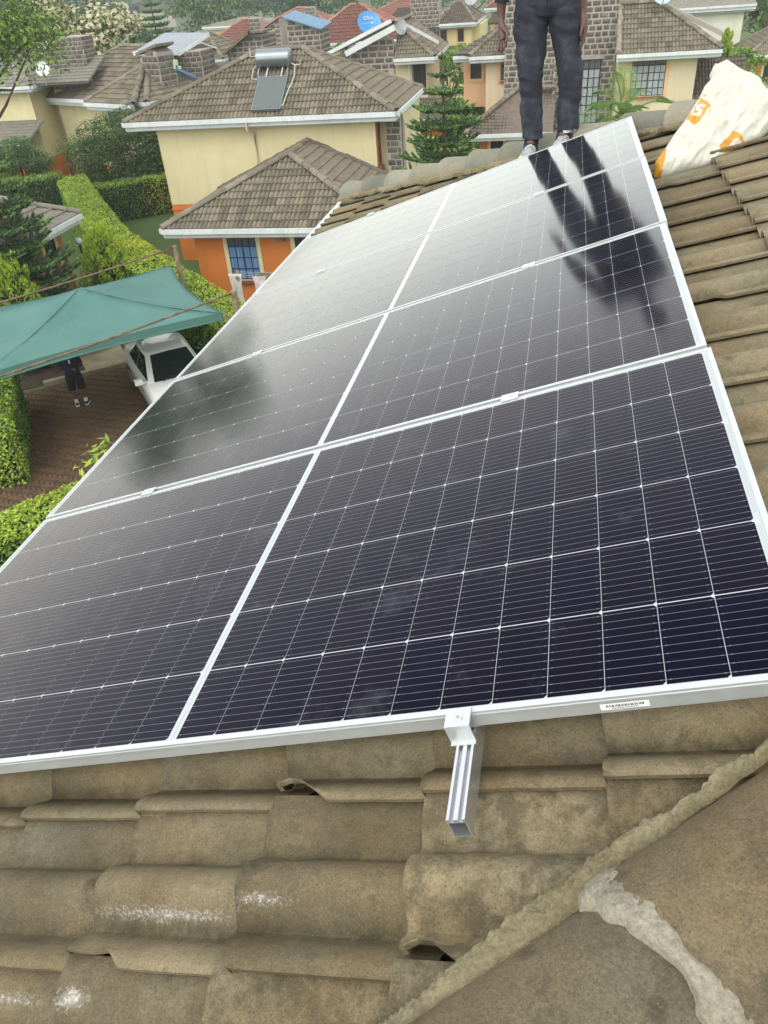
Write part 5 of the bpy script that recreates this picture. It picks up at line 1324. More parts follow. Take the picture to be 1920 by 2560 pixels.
bw = thing('boundary_wall', 'long grey block wall at the edge of the far field', 'wall', loc=(-99.5, 194.5, 0))
g = G(); g.obox((7.5, -4.2, 1.6), (8.3, -4.6, 0), (.06, .1, 0), (0, 0, 1.7)); g.build('wall', M_SJOINT, bw)
for k in range(3):
    t_k = thing('water_tank', 'black plastic water tank standing behind the far wall, ' + ('left one', 'middle one', 'right one')[k], 'water tank', loc=(-107 + 3.4 * k, 204 - 2 * k, 3.2), group='black water tanks in the far field')
    g = G(); g.tube([(0, 0, -3.2), (0, 0, 1.4), (0, 0, 1.8), (0, 0, 2.0)], [1.5, 1.5, 1.1, .4], 14); g.build('tank_body', M_BLKT, t_k, smooth=True, sharp=40)
def araucaria(label, c, h, z_lo, tiers, r_max, seed, finger=.075, dens=1.0, size=.09, group='araucaria pines'):
    rs = random.Random(seed); rn = np.random.default_rng(seed)
    t = thing('pine_tree', label, 'pine tree', loc=c, group=group)
    g = G(); g.tube([(0, 0, -.1), (0.02, 0, h * .5), (0, 0, h)], [.13, .08, .02], 8); g.build('trunk', M_BARK, t)
    P, Nn, A, isb = [], [], [], []
    core = G()
    for k in range(tiers):
        f = k / (tiers - 1); z = z_lo + (h - .12 - z_lo) * f; R_ = r_max * (1 - f) ** .8 * rs.uniform(.88, 1.08) + .10
        nb = 6 if R_ > .5 else 5
        a0 = rs.random() * 6.283
        for b_ in range(nb):
            a = a0 + 6.283 * b_ / nb + rs.uniform(-.25, .25); Rb = R_ * rs.uniform(.85, 1.1); d = np.array((math.cos(a), math.sin(a), 0)); sd_ = np.array((-d[1], d[0], 0))
            dr = .05 + .10 * (1 - f)
            spine = lambda q: d * (Rb * q) + np.array((0, 0, z - dr * Rb * math.sin(q * 2.4) + .34 * Rb * max(0, q - .45) ** 1.6))
            strands = [(spine, 0.0, 1.0, finger)]
            if Rb > .6:
                for q0 in (.25, .4, .55, .7):
                    for sg in (-1, 1):
                        ln = Rb * .42 * (1 - q0 * .55)
                        strands.append(((lambda q, q0=q0, sg=sg, ln=ln: spine(q0 + q * .22) + sd_ * (sg * ln * q ** .85) + np.array((0, 0, .22 * ln * q * q))), 0.0, 1.0, finger * .85))
            for fn, qa, qb, fr in strands:
                pts = [fn(qa + (qb - qa) * i / 7) for i in range(8)]
                Ln = sum(np.linalg.norm(pts[i + 1] - pts[i]) for i in range(7))
                core.tube([tuple(p) for p in pts], [fr * .45] * 6 + [fr * .35, .01], 5, cap=False)
                m_ = int(Ln * 95 * dens) + 4
                q = rn.random(m_); idx = np.clip((q * 7).astype(int), 0, 6); fr_ = (q * 7 - idx)[:, None]; pa = np.array(pts)
                base = pa[idx] * (1 - fr_) + pa[idx + 1] * fr_; tan = pa[idx + 1] - pa[idx]; tan /= np.linalg.norm(tan, axis=1)[:, None] + 1e-9
                rad = rn.normal(size=(m_, 3)); rad -= (rad * tan).sum(1)[:, None] * tan; rad /= np.linalg.norm(rad, axis=1)[:, None]
                rr = fr * (1.05 - .5 * q)[:, None]
                P.append(base + rad * rr * .8); Nn.append(rad); A.append(tan * 1.1 + rad * .9 + np.array((0, 0, .25))); isb.append(q > .8)
    tag(core.build('branches', LM['dark'], t), kind='stuff')
    P = np.concatenate(P); Nn = np.concatenate(Nn); A = np.concatenate(A); isb = np.concatenate(isb)
    leaves('needles', P[~isb], Nn[~isb], size, ('pine', 'deep', 'dark'), (4, 3, 2), t, .3, .35, A[~isb], seed=seed)
    leaves('needles', P[isb], Nn[isb], size, ('pinetip', 'pine', 'mid'), (3, 2, 2), t, .3, .35, A[isb], seed=seed + 1)
    return t
araucaria('dark layered pine standing between the cream house and the peach house', (-3.33, 24.0, 0), 6.95, 1.9, 13, 2.25, 5, finger=.075, size=.10)
araucaria('layered pine at the left edge with long drooping finger branches over the pink house', (-15.15, 19.6, 0), 6.3, 0.8, 12, 2.35, 6, finger=.105, dens=1.3, size=.10)
araucaria('grey-green layered pine far behind the small brown roof', (-44, 92, 0), 9.0, 1.0, 14, 3.2, 8, finger=.16, dens=.5, size=.25)

def thuja(label, c, h, r, seed, n=60, size=.10):
    rs = random.Random(seed); rn = np.random.default_rng(seed)
    t = thing('conifer', label, 'conifer', loc=c, group='golden conifers')
    g = G(); g.tube([(0, 0, -.05), (0, 0, h * .8)], [.08, .02], 6); g.tube([(0, 0, .1), (0, 0, h * .3), (0, 0, h * .7), (0, 0, h * .93)], [r * .4, r * .5, r * .3, .04], 9); g.build('trunk', M_CORE, t)
    P, Nn, A, tips = [], [], [], []
    for k in range(n):
        f = (k + .5) / n; z = h * (.06 + .86 * f); a = k * 2.39996 + rs.uniform(-.3, .3); R_ = r * (1 - f ** 1.7) ** .8 * rs.uniform(.78, 1.02)
        q = np.array((R_ * math.cos(a), R_ * math.sin(a), z)); ln = r * rs.uniform(.35, .6); wd = ln * .36; ax = np.array((.38 * math.cos(a), .38 * math.sin(a), 1.0)); ax /= np.linalg.norm(ax)
        m_ = 180
        u = rn.uniform(-.5, .6, m_); an = rn.uniform(0, 6.283, m_); e1 = np.array((-math.sin(a), math.cos(a), 0)); e2 = np.cross(ax, e1)
        rad = wd * np.sqrt(np.clip(1 - (u / .62) ** 2, .02, 1)); nn = np.outer(np.cos(an), e1) + np.outer(np.sin(an), e2)
        P.append(q + np.outer(u * ln * 1.5, ax) + nn * rad[:, None]); Nn.append(nn); A.append(np.tile(ax, (m_, 1)) + nn * .3); tips.append(u + rn.normal(0, .15, m_) > .05)  # upper part of each clump takes the yellow-green leaves
    P, Nn, A, tips = map(np.concatenate, (P, Nn, A, tips))
    leaves('foliage', P[tips], Nn[tips], size, ('thuja', 'lime', 'bright'), (4, 1, 2), t, .42, .3, A[tips], seed=seed)
    leaves('foliage', P[~tips], Nn[~tips], size, ('mid', 'bright', 'deep'), (4, 3, 2), t, .42, .3, A[~tips], seed=seed + 1)
thuja('plump golden conifer between the carport and the lime hedge', (-14.0, 22.4, 0), 2.95, 0.98, 11, 70)
thuja('smaller golden conifer at the left edge beside the carport', (-14.6, 18.6, 0), 3.2, .85, 12, 60)
thuja('slim upright conifer right of the peach house', (7.5, 46.2, 0), 5.6, .75, 13, 50, .13)

def palm(label, c, h, seed, fr):
    rs = random.Random(seed)
    t = thing('palm_tree', label, 'palm tree', loc=c)
    g = G(); g.tube([(0, 0, 0), (.03, 0, h * .6), (0.05, 0, h)], [.12, .10, .085], 10); g.build('trunk', M_BARK, t)
    g = G(); g.tube([(0.05, 0, h), (.06, 0, h + .5), (.10, 0, h + 1.15), (.14, 0, h + 1.7)], [.085, .08, .045, .02], 8); g.build('crownshaft', M_PSTEM, t, smooth=True)
    for k, (az, el, ln, droop) in enumerate(fr):
        az, el = math.radians(az), math.radians(el)
        d = Vector((math.cos(az) * math.cos(el), math.sin(az) * math.cos(el), math.sin(el))); st0 = Vector((.08, 0, h + .55 + .5 * rs.random()))
        f = lambda q: st0 + d * ln * q + Vector((0, 0, -droop * ln * q * q))
        g = G(); g.tube([f(i / 10) for i in range(11)], [.022 - .0018 * i for i in range(11)], 5)
        fo = g.build('frond', LM['palm'], t)
        g = G(); nl = 28
        for i in range(nl):
            q = .12 + .88 * i / nl; p = f(q); tg = (f(min(1, q + .02)) - f(q - .02)).normalized(); s_ = tg.cross(Vector((0, 0, 1))).normalized(); up = s_.cross(tg)
            for sg in (-1, 1):
                ll = ln * (.34 * math.sin(min(1, q * 1.15 + .12) * 2.75) + .07) * rs.uniform(.85, 1.1); w = .010
                dd = (s_ * sg * .85 + tg * .55 + up * .28).normalized(); e = p + dd * ll + Vector((0, 0, -.32 * ll)); mid = p + dd * ll * .5 + Vector((0, 0, -.03 * ll))
                g.add([p - tg * w * .5, p + tg * w * .5, mid + tg * w, e, mid - tg * w], [(0, 1, 2, 3, 4)], 0 if rs.random() < .6 else 1)
        g.build('leaflets', [LM['palm'], LM['mid']], fo)
palm('green feather palm in front of the peach house window', (1.30, 22.0, 0), 4.75, 3, [(6, 42, 1.75, .50), (-30, 30, 1.5, .7), (35, 60, 1.2, .5), (178, 45, 1.5, .75), (150, 62, 1.5, .6), (215, 20, 1.5, .75), (250, 42, 1.35, .8), (290, 15, 1.1, .75), (-62, 52, 1.0, .7), (90, 72, 1.4, .3), (120, 30, 1.2, .7), (60, 25, 1.2, .7), (200, 75, 1.2, .35)])
def leafy_shrub(label, c, stems, h, leaf, seed):
    rs = random.Random(seed); t = thing('shrub', label, 'shrub', loc=c)
    g = G(); P, Nn, A = [], [], []
    for k in range(stems):
        a = rs.random() * 6.283; lean = rs.uniform(.1, .5); hh = h * rs.uniform(.6, 1.05)
        top = Vector((math.cos(a) * lean, math.sin(a) * lean, hh)); g.tube([(0.1 * math.cos(a), .1 * math.sin(a), -.05), top * .6 + Vector((0, 0, .1)), top], [.02, .014, .006], 5)
        for i in range(26):
            f = .35 + .65 * i / 26; p = top * f; b_ = rs.random() * 6.283; o = Vector((math.cos(b_), math.sin(b_), rs.uniform(-.1, .5)))
            P.append(tuple(p + o * leaf * .5)); A.append(tuple(o)); Nn.append((o.x * .5, o.y * .5, 1))
    g.build('stems', M_BARK, t)
    leaves('foliage', np.array(P), np.array(Nn), leaf, ('lime', 'bright', 'thuja'), (3, 3, 1), t, .28, .4, np.array(A), seed=seed)
leafy_shrub('large-leaved yellow-green shrub showing over the left edge of the panels', (-8.35, 11.45, 0), 26, 1.75, .24, 4)
leafy_shrub('small-leaved seedling shrub below the carport kerb', (-11.6, 18.9, 0.1), 10, .9, .14, 5)

# ------------------------------------------------------------------ driveway, kerb, path
D1 = Vector((.626, -.78, 0)); D2 = Vector((.78, .626, 0)); DO = Vector((-12.75, 17.95, 0))
def dw(a, b, z=0.0): return DO + D1 * a + D2 * b + Vector((0, 0, z))
g = G(); q = [dw(0, -3.4), dw(9, -3.4), dw(9, 5.6), dw(0, 5.6)]
g.add([tuple(v + Vector((0, 0, .012))) for v in q], [(0, 1, 2, 3)])
drive = tag(g.build('driveway', flat('paving_joint_sand', (0.075, 0.055, 0.036), .95)), kind='structure')
m, nt, b = new_mat('brown_brick_paver'); M_PAVE = m
oi = nt.nodes.new('ShaderNodeObjectInfo'); p = coords(nt, rnd=False)
c = ramp(nt, noise_t(nt, p, 2.2, 6, .7), [(.3, (0.080, 0.047, 0.020)), (.55, (0.120, 0.070, 0.030)), (.75, (0.100, 0.082, 0.044))])
br = N(nt, 'ShaderNodeMapRange'); L(nt, oi.outputs['Random'], br.inputs[0]); br.inputs[3].default_value = .75; br.inputs[4].default_value = 1.2
c = mixc(nt, 1.0, c, br.outputs[0], 'MULTIPLY'); L(nt, c, b.inputs['Base Color']); b.inputs['Roughness'].default_value = .85
bump(nt, b, noise_t(nt, p, 60, 3), .4, .004)
g = G(); e = .004
g.add([(-.098, -.048, 0), (.098, -.048, 0), (.098, .048, 0), (-.098, .048, 0), (-.09, -.04, .03), (.09, -.04, .03), (.09, .04, .03), (-.09, .04, .03)], [(4, 5, 6, 7), (0, 1, 5, 4), (1, 2, 6, 5), (2, 3, 7, 6), (3, 0, 4, 7)])
PAVER = g.build('brick_paver', M_PAVE, mesh_only=True)
ang = math.atan2(D1.y, D1.x); items = []
for i in range(-36, 62):       # herringbone on a 100 mm grid
    for j in range(-8, 96):
        k = (i - j) % 4
        if k == 0: cx, cy, rz = (j + 1) * .1, (i + .5) * .1, 0.0
        elif k == 2: cx, cy, rz = (j + .5) * .1 - .0, (i + 1) * .1, math.pi / 2
        else: continue
        if .05 < cx < 8.9 and -3.3 < cy < 5.5: items.append((dw(cx, cy, .005 + random.uniform(0, .008)), rz))
def front_key(t):
    p = t[0]; return (p - Vector((-10.9, 12.9, 0))).length
items.sort(key=front_key)
jv, jf = [], []
for k, (p_, rz) in enumerate(items):
    mt = Matrix.Translation(p_) @ Matrix.Rotation(ang + rz + random.uniform(-.03, .03), 4, 'Z') @ Matrix.Rotation(random.uniform(-.03, .03), 4, 'X')
    if k < 300: mesh_obj('brick_paver', PAVER, drive, mt)
    else:
        o_ = len(jv); jv += [mt @ v.co for v in PAVER.vertices]; jf += [tuple(i + o_ for i in f.vertices) for f in PAVER.polygons]
g = G(); g.add(jv, jf); tag(g.build('brick_pavers', M_PAVE, drive), kind='stuff')
M_KERB = flat('old_concrete', (0.30, 0.25, 0.155), .9, var=.25, vscale=2.5, bumps=(40, .4, .01))
g = G(); g.obox(dw(-.09, 2.2, .075), D1 * .08, D2 * 3.4, Vector((0, 0, .075))); tag(g.build('kerb', M_KERB), kind='structure')
g = G(); g.obox(dw(-1.55, .62, .05), D1 * 1.36, D2 * .62, Vector((0, 0, .045))); tag(g.build('path', M_KERB), kind='structure')
g = G(); g.obox(dw(-2.2, .6, .015), D1 * 2.0, D2 * 4.2, Vector((0, 0, .015))); tag(g.build('soil_bed', flat('bare_soil', (0.055, 0.042, 0.028), .95, var=.4)), kind='structure')

# ------------------------------------------------------------------ carport
cp = thing('carport', 'green shade-net carport stretched between timber posts and rusty pipes', 'carport', loc=(-11, 16.3, 0))
CI = Matrix.Translation((11, -16.3, 0))
m, nt, b = new_mat('green_shade_net'); M_NET = m
p = coords(nt, rnd=False)
c = ramp(nt, noise_t(nt, p, .8, 6, .65), [(.3, (0.070, 0.180, 0.152)), (.7, (0.098, 0.225, 0.190))])
mp = N(nt, 'ShaderNodeMapping'); mp.inputs['Rotation'].default_value = (0, 0, .9); mp.inputs['Scale'].default_value = (9, .6, 1); L(nt, p, mp.inputs[0])
c = mixc(nt, ramp(nt, noise_t(nt, mp.outputs[0], 1.5, 5, .7), [(.55, 0.0), (.8, .35)]), c, (0.12, 0.30, 0.25))
L(nt, c, b.inputs['Base Color']); b.inputs['Roughness'].default_value = .7
wv = N(nt, 'ShaderNodeTexChecker'); wv.inputs['Scale'].default_value = 160; L(nt, p, wv.inputs[0]); bump(nt, b, wv.outputs['Fac'], .12, .004)
t_ = N(nt, 'ShaderNodeBsdfTranslucent'); t_.inputs['Color'].default_value = (.06, .2, .16, 1); mx = N(nt, 'ShaderNodeMixShader'); mx.inputs[0].default_value = .12
L(nt, b.outputs[0], mx.inputs[1]); L(nt, t_.outputs[0], mx.inputs[2]); L(nt, mx.outputs[0], nt.nodes['Material Output'].inputs['Surface'])
cA, cB, cC = Vector((-10.48, 19.94, 2.5)), Vector((-7.64, 16.49, 2.5)), Vector((-11.67, 12.77, 2.5)); cD = cA + cC - cB; pk = Vector((-10.98, 16.15, 3.22))
def tri_net(g, P, Q, sag=.22, n=18):
    """one quarter of the tent: eave edge P-Q bows inward, the faces hang a little hollow"""
    idx = {}
    for i in range(n + 1):
        for j in range(n + 1 - i):
            u, v = i / n, j / n; w = 1 - u - v
            q = pk * u + P * v + Q * w
            s = v + w
            if s > 1e-6:
                tt = v / s; bow = 4 * tt * (1 - tt)
                inn = (pk - (P + Q) / 2); inn.z = 0; inn.normalize()
                q += inn * (sag * bow * s ** 2) + Vector((0, 0, -.20 * bow * (u * s) * 2.2 - .10 * math.sin(math.pi * u)))
            q += Vector((0, 0, .022 * noise.noise(q * 1.3) + .010 * noise.noise(Vector((q.x * 3 + q.y * 3, q.x - q.y, 1))) * 1.5 + .006 * noise.noise(q * 6)))
            idx[(i, j)] = len(g.v); g.v.append(tuple(CI @ q))
    for i in range(n):
        for j in range(n - i):
            g.f.append((idx[(i, j)], idx[(i + 1, j)], idx[(i, j + 1)])); g.m.append(0)
            if i + j < n - 1: g.f.append((idx[(i + 1, j)], idx[(i + 1, j + 1)], idx[(i, j + 1)])); g.m.append(0)
g = G()
for P_, Q_ in ((cA, cB), (cB, cC), (cC, cD), (cD, cA)): tri_net(g, P_, Q_)
no = g.build('shade_net', M_NET, cp, smooth=True); no.data.set_sharp_from_angle(angle=math.radians(9))
sm = no.modifiers.new('thick', 'SOLIDIFY'); sm.thickness = .006
def bow_edge(P, Q, sag=.22, dz=0):
    inn = pk - (P + Q) / 2; inn.z = 0; inn.normalize()
    return [CI @ (P.lerp(Q, k / 16) + inn * sag * 4 * (k / 16) * (1 - k / 16) + Vector((0, 0, dz))) for k in range(17)]
for P_, Q_ in ((cA, cB), (cB, cC), (cC, cD), (cD, cA)):
    g = G(); e_ = bow_edge(P_, Q_); g.loft([[q + Vector((0, 0, .02)) for q in e_], [q + Vector((0, 0, -.16)) for q in e_]], cap=False, closed=False); g.tube([q + Vector((0, 0, -.165)) for q in e_], .02, 6)
    g.build('net_hem', M_NET, cp, smooth=True)
for Q_ in (cB, cC):
    g = G(); g.tube([CI @ (pk.lerp(Q_, .03 + .94 * k / 12) + Vector((0, 0, .012 - .10 * math.sin(math.pi * (1 - (.03 + .94 * k / 12)))))) for k in range(13)], .012, 5); g.build('seam', M_NET, cp)
g = G(); q0 = pk.lerp((cB + cC) / 2, .06); q1 = pk.lerp((cB + cC) / 2, .33)
M_WOOD = flat('weathered_timber', (0.215, 0.165, 0.095), .9, var=.4, vscale=6, bumps=(30, .5, .01))
M_RUST = flat('rusty_pipe', (0.17, 0.105, 0.062), .8, var=.55, vscale=7)
post1, post2 = Vector((-10.37, 20.11, 0)), Vector((-7.30, 16.55, 0))
for (pp, ht, rr) in ((post1, 3.0, .075), (post2, 3.02, .085), (Vector((-14.9, 15.1, 0)), 2.7, .08), (Vector((-12.3, 11.25, 0)), 2.7, .08)):
    g = G(); q = pp + Vector((-11 * 0, 0, 0)); g.tube([CI @ q, CI @ (q + Vector((.02, 0, ht * .6))), CI @ (q + Vector((0, 0.02, ht)))], [rr, rr * .95, rr * .9], 7); g.build('post', M_WOOD, cp)
for a, b_ in ((post1 + Vector((0, 0, 2.96)), Vector((-14.9, 15.1, 2.66))), (post2 + Vector((0, 0, 2.98)), Vector((-12.3, 11.25, 2.56)))):
    pts = [CI @ (a.lerp(b_, k / 8) + Vector((0, 0, -.06 * math.sin(math.pi * k / 8)))) for k in range(9)]
    g = G(); g.tube(pts, .024, 7); g.build('pipe', M_RUST, cp, smooth=True)
for c_, pp in ((cA, post1), (cB, post2)):
    g = G(); g.tube([CI @ c_, CI @ (pp + Vector((0, 0, 2.35)))], .03, 6); g.build('corner_strut', M_WOOD, cp)
for k in range(4):
    Q_ = (cA, cB, cC, cD)[k]; g = G(); g.tube([CI @ (pk - Vector((0, 0, .13))), CI @ ((pk + Q_) / 2 - Vector((0, 0, .16))), CI @ (Q_ - Vector((0, 0, .05)))], .02, 6); g.build('net_frame', M_RUST, cp)

# ------------------------------------------------------------------ parked car
car = thing('parked_car', 'white saloon car parked nose out under the green carport', 'car', loc=(-9.59, 16.95, 0), rz=math.atan2(-.78, .626))
m, nt, b = new_mat('white_car_paint'); M_CAR = m; b.inputs['Base Color'].default_value = (.70, .71, .66, 1); b.inputs['Roughness'].default_value = .35; b.inputs['Coat Weight'].default_value = .8; b.inputs['Coat Roughness'].default_value = .04
m, nt, b = new_mat('car_window_glass'); M_CGL = m; b.inputs['Base Color'].default_value = (.012, .018, .016, 1); b.inputs['Roughness'].default_value = .04
M_TYRE = flat('tyre_rubber', (.018, .018, .018), .85); M_RIM = alu('alloy_rim', (.5, .5, .5), .35); M_BLK = flat('black_plastic', (.02, .02, .02), .6); M_LAMP = flat('clear_lamp', (.55, .57, .58), .08, coat=.8)
st = [(2.20, .56, .36, .58), (2.12, .72, .27, .68), (1.85, .81, .22, .77), (1.4, .85, .2, .86), (.98, .865, .19, .93), (.4, .87, .19, .945), (-.3, .87, .19, .955), (-1.0, .87, .19, .965), (-1.55, .855, .2, .985), (-1.95, .80, .24, .985), (-2.12, .72, .3, .95), (-2.2, .60, .4, .86)]
rings = []
for x, w, zl, zt in st:
    half = [(0, zt + .025), (.45 * w, zt + .02), (.80 * w, zt), (.93 * w, zt - .035), (.985 * w, zt - .11), (w, zt - .24), (w, (zl + zt) / 2 - .08), (.985 * w, zl + .08), (.93 * w, zl)]
    rings.append([(x, y, z) for y, z in half] + [(x, -y, z) for y, z in reversed(half[1:])])
g = G(); g.loft(rings); g.build('car_body', M_CAR, car, smooth=True, sharp=38)
def gh(t):  # greenhouse ring at height fraction t
    z = .93 + t * .49; tq = max(0.0, t); xf = 1.0 - .80 * tq ** .95; xr = -1.55 + .62 * tq ** .9; w = .79 - .22 * t
    return [(xf, -w * .80, z), (xf + .05 * (1 - t), 0, z + .012 * t), (xf, w * .80, z), (xf - .16, w * .97, z), (-.3, w, z), (xr + .2, w * .96, z), (xr, w * .8, z), (xr - .03, 0, z), (xr, -w * .8, z), (xr + .2, -w * .96, z), (-.3, -w, z), (xf - .16, -w * .97, z)]
tp = gh(1.0); crown = [(p_[0] * .72 - .08, p_[1] * .72, p_[2] + .035) for p_ in tp]
g = G(); g.loft([gh(-.03), gh(.35), gh(.7), gh(.94), tp, crown]); g.build('cabin', M_CAR, car, smooth=True, sharp=40)
def pane(name, pts, off, m=None):
    pts = [Vector(p_) for p_ in pts]; n = (pts[1] - pts[0]).cross(pts[2] - pts[0]).normalized()
    if n.dot(Vector(pts[0]) - Vector((-.3, 0, .9))) < 0: n = -n
    g = G(); k = len(pts); a = [p_ + n * off for p_ in pts]; g.add(a + [p_ - n * .02 for p_ in pts], [tuple(range(k))] + [(i, (i + 1) % k, k + (i + 1) % k, k + i) for i in range(k)]); return g.build(name, m or M_CGL, car)
lo, hi = gh(.06), gh(.93)
for sgn in (0, 1):
    i0, i1 = (0, 1) if sgn == 0 else (1, 2)
ws = [Vector(lo[0]), Vector(lo[1]), Vector(lo[2]), Vector(hi[2]), Vector(hi[1]), Vector(hi[0])]
g = G(); g.add([tuple(v + Vector((.018, 0, .014))) for v in ws], [(0, 1, 4, 5), (1, 2, 3, 4)]); wo = g.build('windscreen', M_CGL, car, smooth=True)
g = G(); g.obox((.40, .43, 1.30), (.05, 0, -.045), (0, .05, 0), (.004, 0, .004)); g.build('windscreen_sticker', M_LAMP, car)
g = G(); g.obox((.52, .46, 1.22), (.05, 0, -.045), (0, .045, 0), (.004, 0, .004)); g.build('windscreen_sticker', flat('green_sticker', (.15, .35, .12), .6), car)
pane('rear_window', [lo[6], lo[8], hi[8], hi[6]], .012)
for sg in (1, -1):
    def S_(i, t): q = gh(t)[i]; return (q[0], sg * abs(q[1]), q[2])
    pane('side_window', [S_(3, .08), S_(4, .08), S_(4, .88), S_(3, .88)], .012); pane('side_window', [(S_(4, .08)[0] - .07, S_(4, .08)[1], S_(4, .08)[2]), S_(5, .08), S_(5, .88), (S_(4, .88)[0] - .07, S_(4, .88)[1], S_(4, .88)[2])], .012)
    g = G(); g.obox((.72, sg * .96, .98), (.06, 0, 0), (0, .10, 0), (0, 0, .065)); g.obox((.74, sg * .86, .95), (.03, 0, 0), (0, .06, 0), (0, 0, .02)); mo = g.build('wing_mirror', M_CAR, car)
    g = G(); g.obox((2.02, sg * .60, .62), (.10, sg * -.06, 0), (.03, .13, 0), (0, 0, .065)); g.build('headlight', M_LAMP, car)
    for x in (1.36, -1.36):
        g = G(); g.tube([(x, sg * .70, .31), (x, sg * .875, .31)], .31, 20); wl = g.build('wheel', M_TYRE, car, smooth=True, sharp=40); g = G(); g.tube([(x, sg * .86, .31), (x, sg * .884, .31)], .19, 16); g.build('rim', M_RIM, wl)
    g = G(); g.obox((-.35, sg * .873, .62), (.9, 0, 0), (0, .004, 0), (0, 0, .012)); g.build('door_strip', M_BLK, car)
g = G(); g.obox((2.19, 0, .50), (.02, 0, 0), (0, .34, 0), (0, 0, .06)); g.build('grille', M_BLK, car)
g = G(); g.obox((2.225, 0, .38), (.006, 0, 0), (0, .26, 0), (0, 0, .055)); g.build('number_plate', flat('yellowish_plate', (.55, .5, .3), .5), car)
for y in (-.42, .12):
    g = G(); g.tube([(1.0, y, .975), (.93, y + .42, 1.02)], .010, 5); g.build('wiper', M_BLK, car)

# ------------------------------------------------------------------ clothes line
cl = thing('clothes_line', 'short timber clothes post with wires beside the orange house window', 'clothes line', loc=(-9.0, 20.9, 0))
g = G(); g.tube([(0, 0, 0), (0.02, 0, 1.95)], .05, 7); g.obox((0, 0, 1.93), (.04, .0, 0), (-.1, .3, 0), (0, 0, .035)); g.build('post', M_WOOD, cl)
g = G(); g.tube([(1.0, -.1, 0), (1.0, -.1, 1.95)], .05, 7); g.obox((1.0, -.1, 1.97), (.3, .02, 0), (0, .03, 0), (0, 0, .05)); g.build('post', M_WOOD, cl)
for k in range(4):
    g = G(); y = -.2 + .13 * k; g.tube([(0, y, 1.96), (.5, y, 1.92), (1.0, y - .1, 1.97)], .004, 4); g.build('wire', M_SOFFIT, cl)
def cloth(label, c, w, h, col, seed):
    t = thing('cloth', label, 'cloth', loc=c, group='laundry'); g = G(); rings = []
    for side in (-.012, .012):
        pass
    n = 12; vs = []
    for j in range(n + 1):
        for i in range(n + 1):
            u, v = i / n - .5, j / n
            vs.append((u * w * (1 - .25 * math.sin(v * 3)), .05 * noise.noise(Vector((u * 7 + seed, v * 2, 0))) + .02 * noise.noise(Vector((u * 20, v * 7, seed))) - .03 * v, -h * v * (1 + .18 * noise.noise(Vector((u * 6, seed, 1))))))
    g.add(vs, [(j * (n + 1) + i, j * (n + 1) + i + 1, (j + 1) * (n + 1) + i + 1, (j + 1) * (n + 1) + i) for j in range(n) for i in range(n)])
    o = g.build('fabric', col, t, smooth=True); s = o.modifiers.new('thick', 'SOLIDIFY'); s.thickness = .012
M_CL1 = flat('beige_cotton', (.52, .49, .42), .9); M_CL2 = flat('pale_pink_cotton', (.58, .47, .46), .9)
cloth('beige shirt draped over the clothes post', (-8.98, 20.7, 2.02), .42, .95, M_CL1, 1)
cloth('pale pink garment hanging from the clothes wires', (-8.25, 20.68, 1.95), .40, .55, M_CL2, 5)
lp = thing('garden_lamp', 'white globe garden lamp on a dark pole behind the pink house', 'lamp', loc=(-15.3, 23.2, 0))
g = G(); g.tube([(0, 0, 0), (0, 0, 2.15)], .035, 7); g.build('pole', M_BAR, lp)
g = G(); g.tube([(0, 0, 2.14), (0, 0, 2.18), (0, 0, 2.26), (0, 0, 2.34), (0, 0, 2.37)], [.04, .1, .125, .08, .01], 12); g.build('globe', M_WHITE, lp, smooth=True)
# ------------------------------------------------------------------ people
def skin_mesh(name, J, E_, rootj, mat, parent, sub=2):
    names = list(J); me = bpy.data.meshes.new(name)
    me.from_pydata([J[k][0] for k in names], [(names.index(a), names.index(b)) for a, b in E_], [])
    o = bpy.data.objects.new(name, me); COL.objects.link(o)
    md = o.modifiers.new('skin', 'SKIN'); md.use_smooth_shade = True
    sv = me.skin_vertices[0].data
    for i, k in enumerate(names):
        r = J[k][1]; sv[i].radius = r if isinstance(r, tuple) else (r, r); sv[i].use_root = (k == rootj)
    if sub: sb = o.modifiers.new('sub', 'SUBSURF'); sb.levels = sub; sb.render_levels = sub
    dg = bpy.context.evaluated_depsgraph_get(); dg.update()
    m2 = bpy.data.meshes.new_from_object(o.evaluated_get(dg)); bpy.data.objects.remove(o)
    m2.name = name; m2.materials.clear(); m2.materials.append(mat); m2.polygons.foreach_set('use_smooth', [True] * len(m2.polygons))
    return link(bpy.data.objects.new(name, m2), parent)
def chain(J, E_, start, pre, pts):
    prev = start
    for k, (p, r) in enumerate(pts):
        nm = '%s%d' % (pre, k); J[nm] = (tuple(p), r); E_.append((prev, nm)); prev = nm
M_SKIN = flat('dark_brown_skin', (0.105, 0.055, 0.038), .55, var=.15, vscale=8)
M_HAIR = flat('black_hair', (.010, .009, .008), .9)
def denim():
    m, nt, b = new_mat('faded_black_denim')
    p = coords(nt, rnd=False)
    mpd = N(nt, 'ShaderNodeMapping'); mpd.inputs['Scale'].default_value = (1.6, 1.6, .7); L(nt, p, mpd.inputs[0]); f = noise_t(nt, mpd.outputs[0], 9, 6, .65)
    c = ramp(nt, f, [(.32, (0.014, 0.016, 0.022)), (.55, (0.028, 0.032, 0.044)), (.78, (0.072, 0.078, 0.096))])
    c = mixc(nt, .25, c, ramp(nt, noise_t(nt, p, 600, 2), [(.3, .3), (.7, 1.0)]), 'MULTIPLY')
    L(nt, c, b.inputs['Base Color']); b.inputs['Roughness'].default_value = .85
    bump(nt, b, noise_t(nt, p, 16, 6, .65), .8, .012)
    return m
M_DENIM = denim()
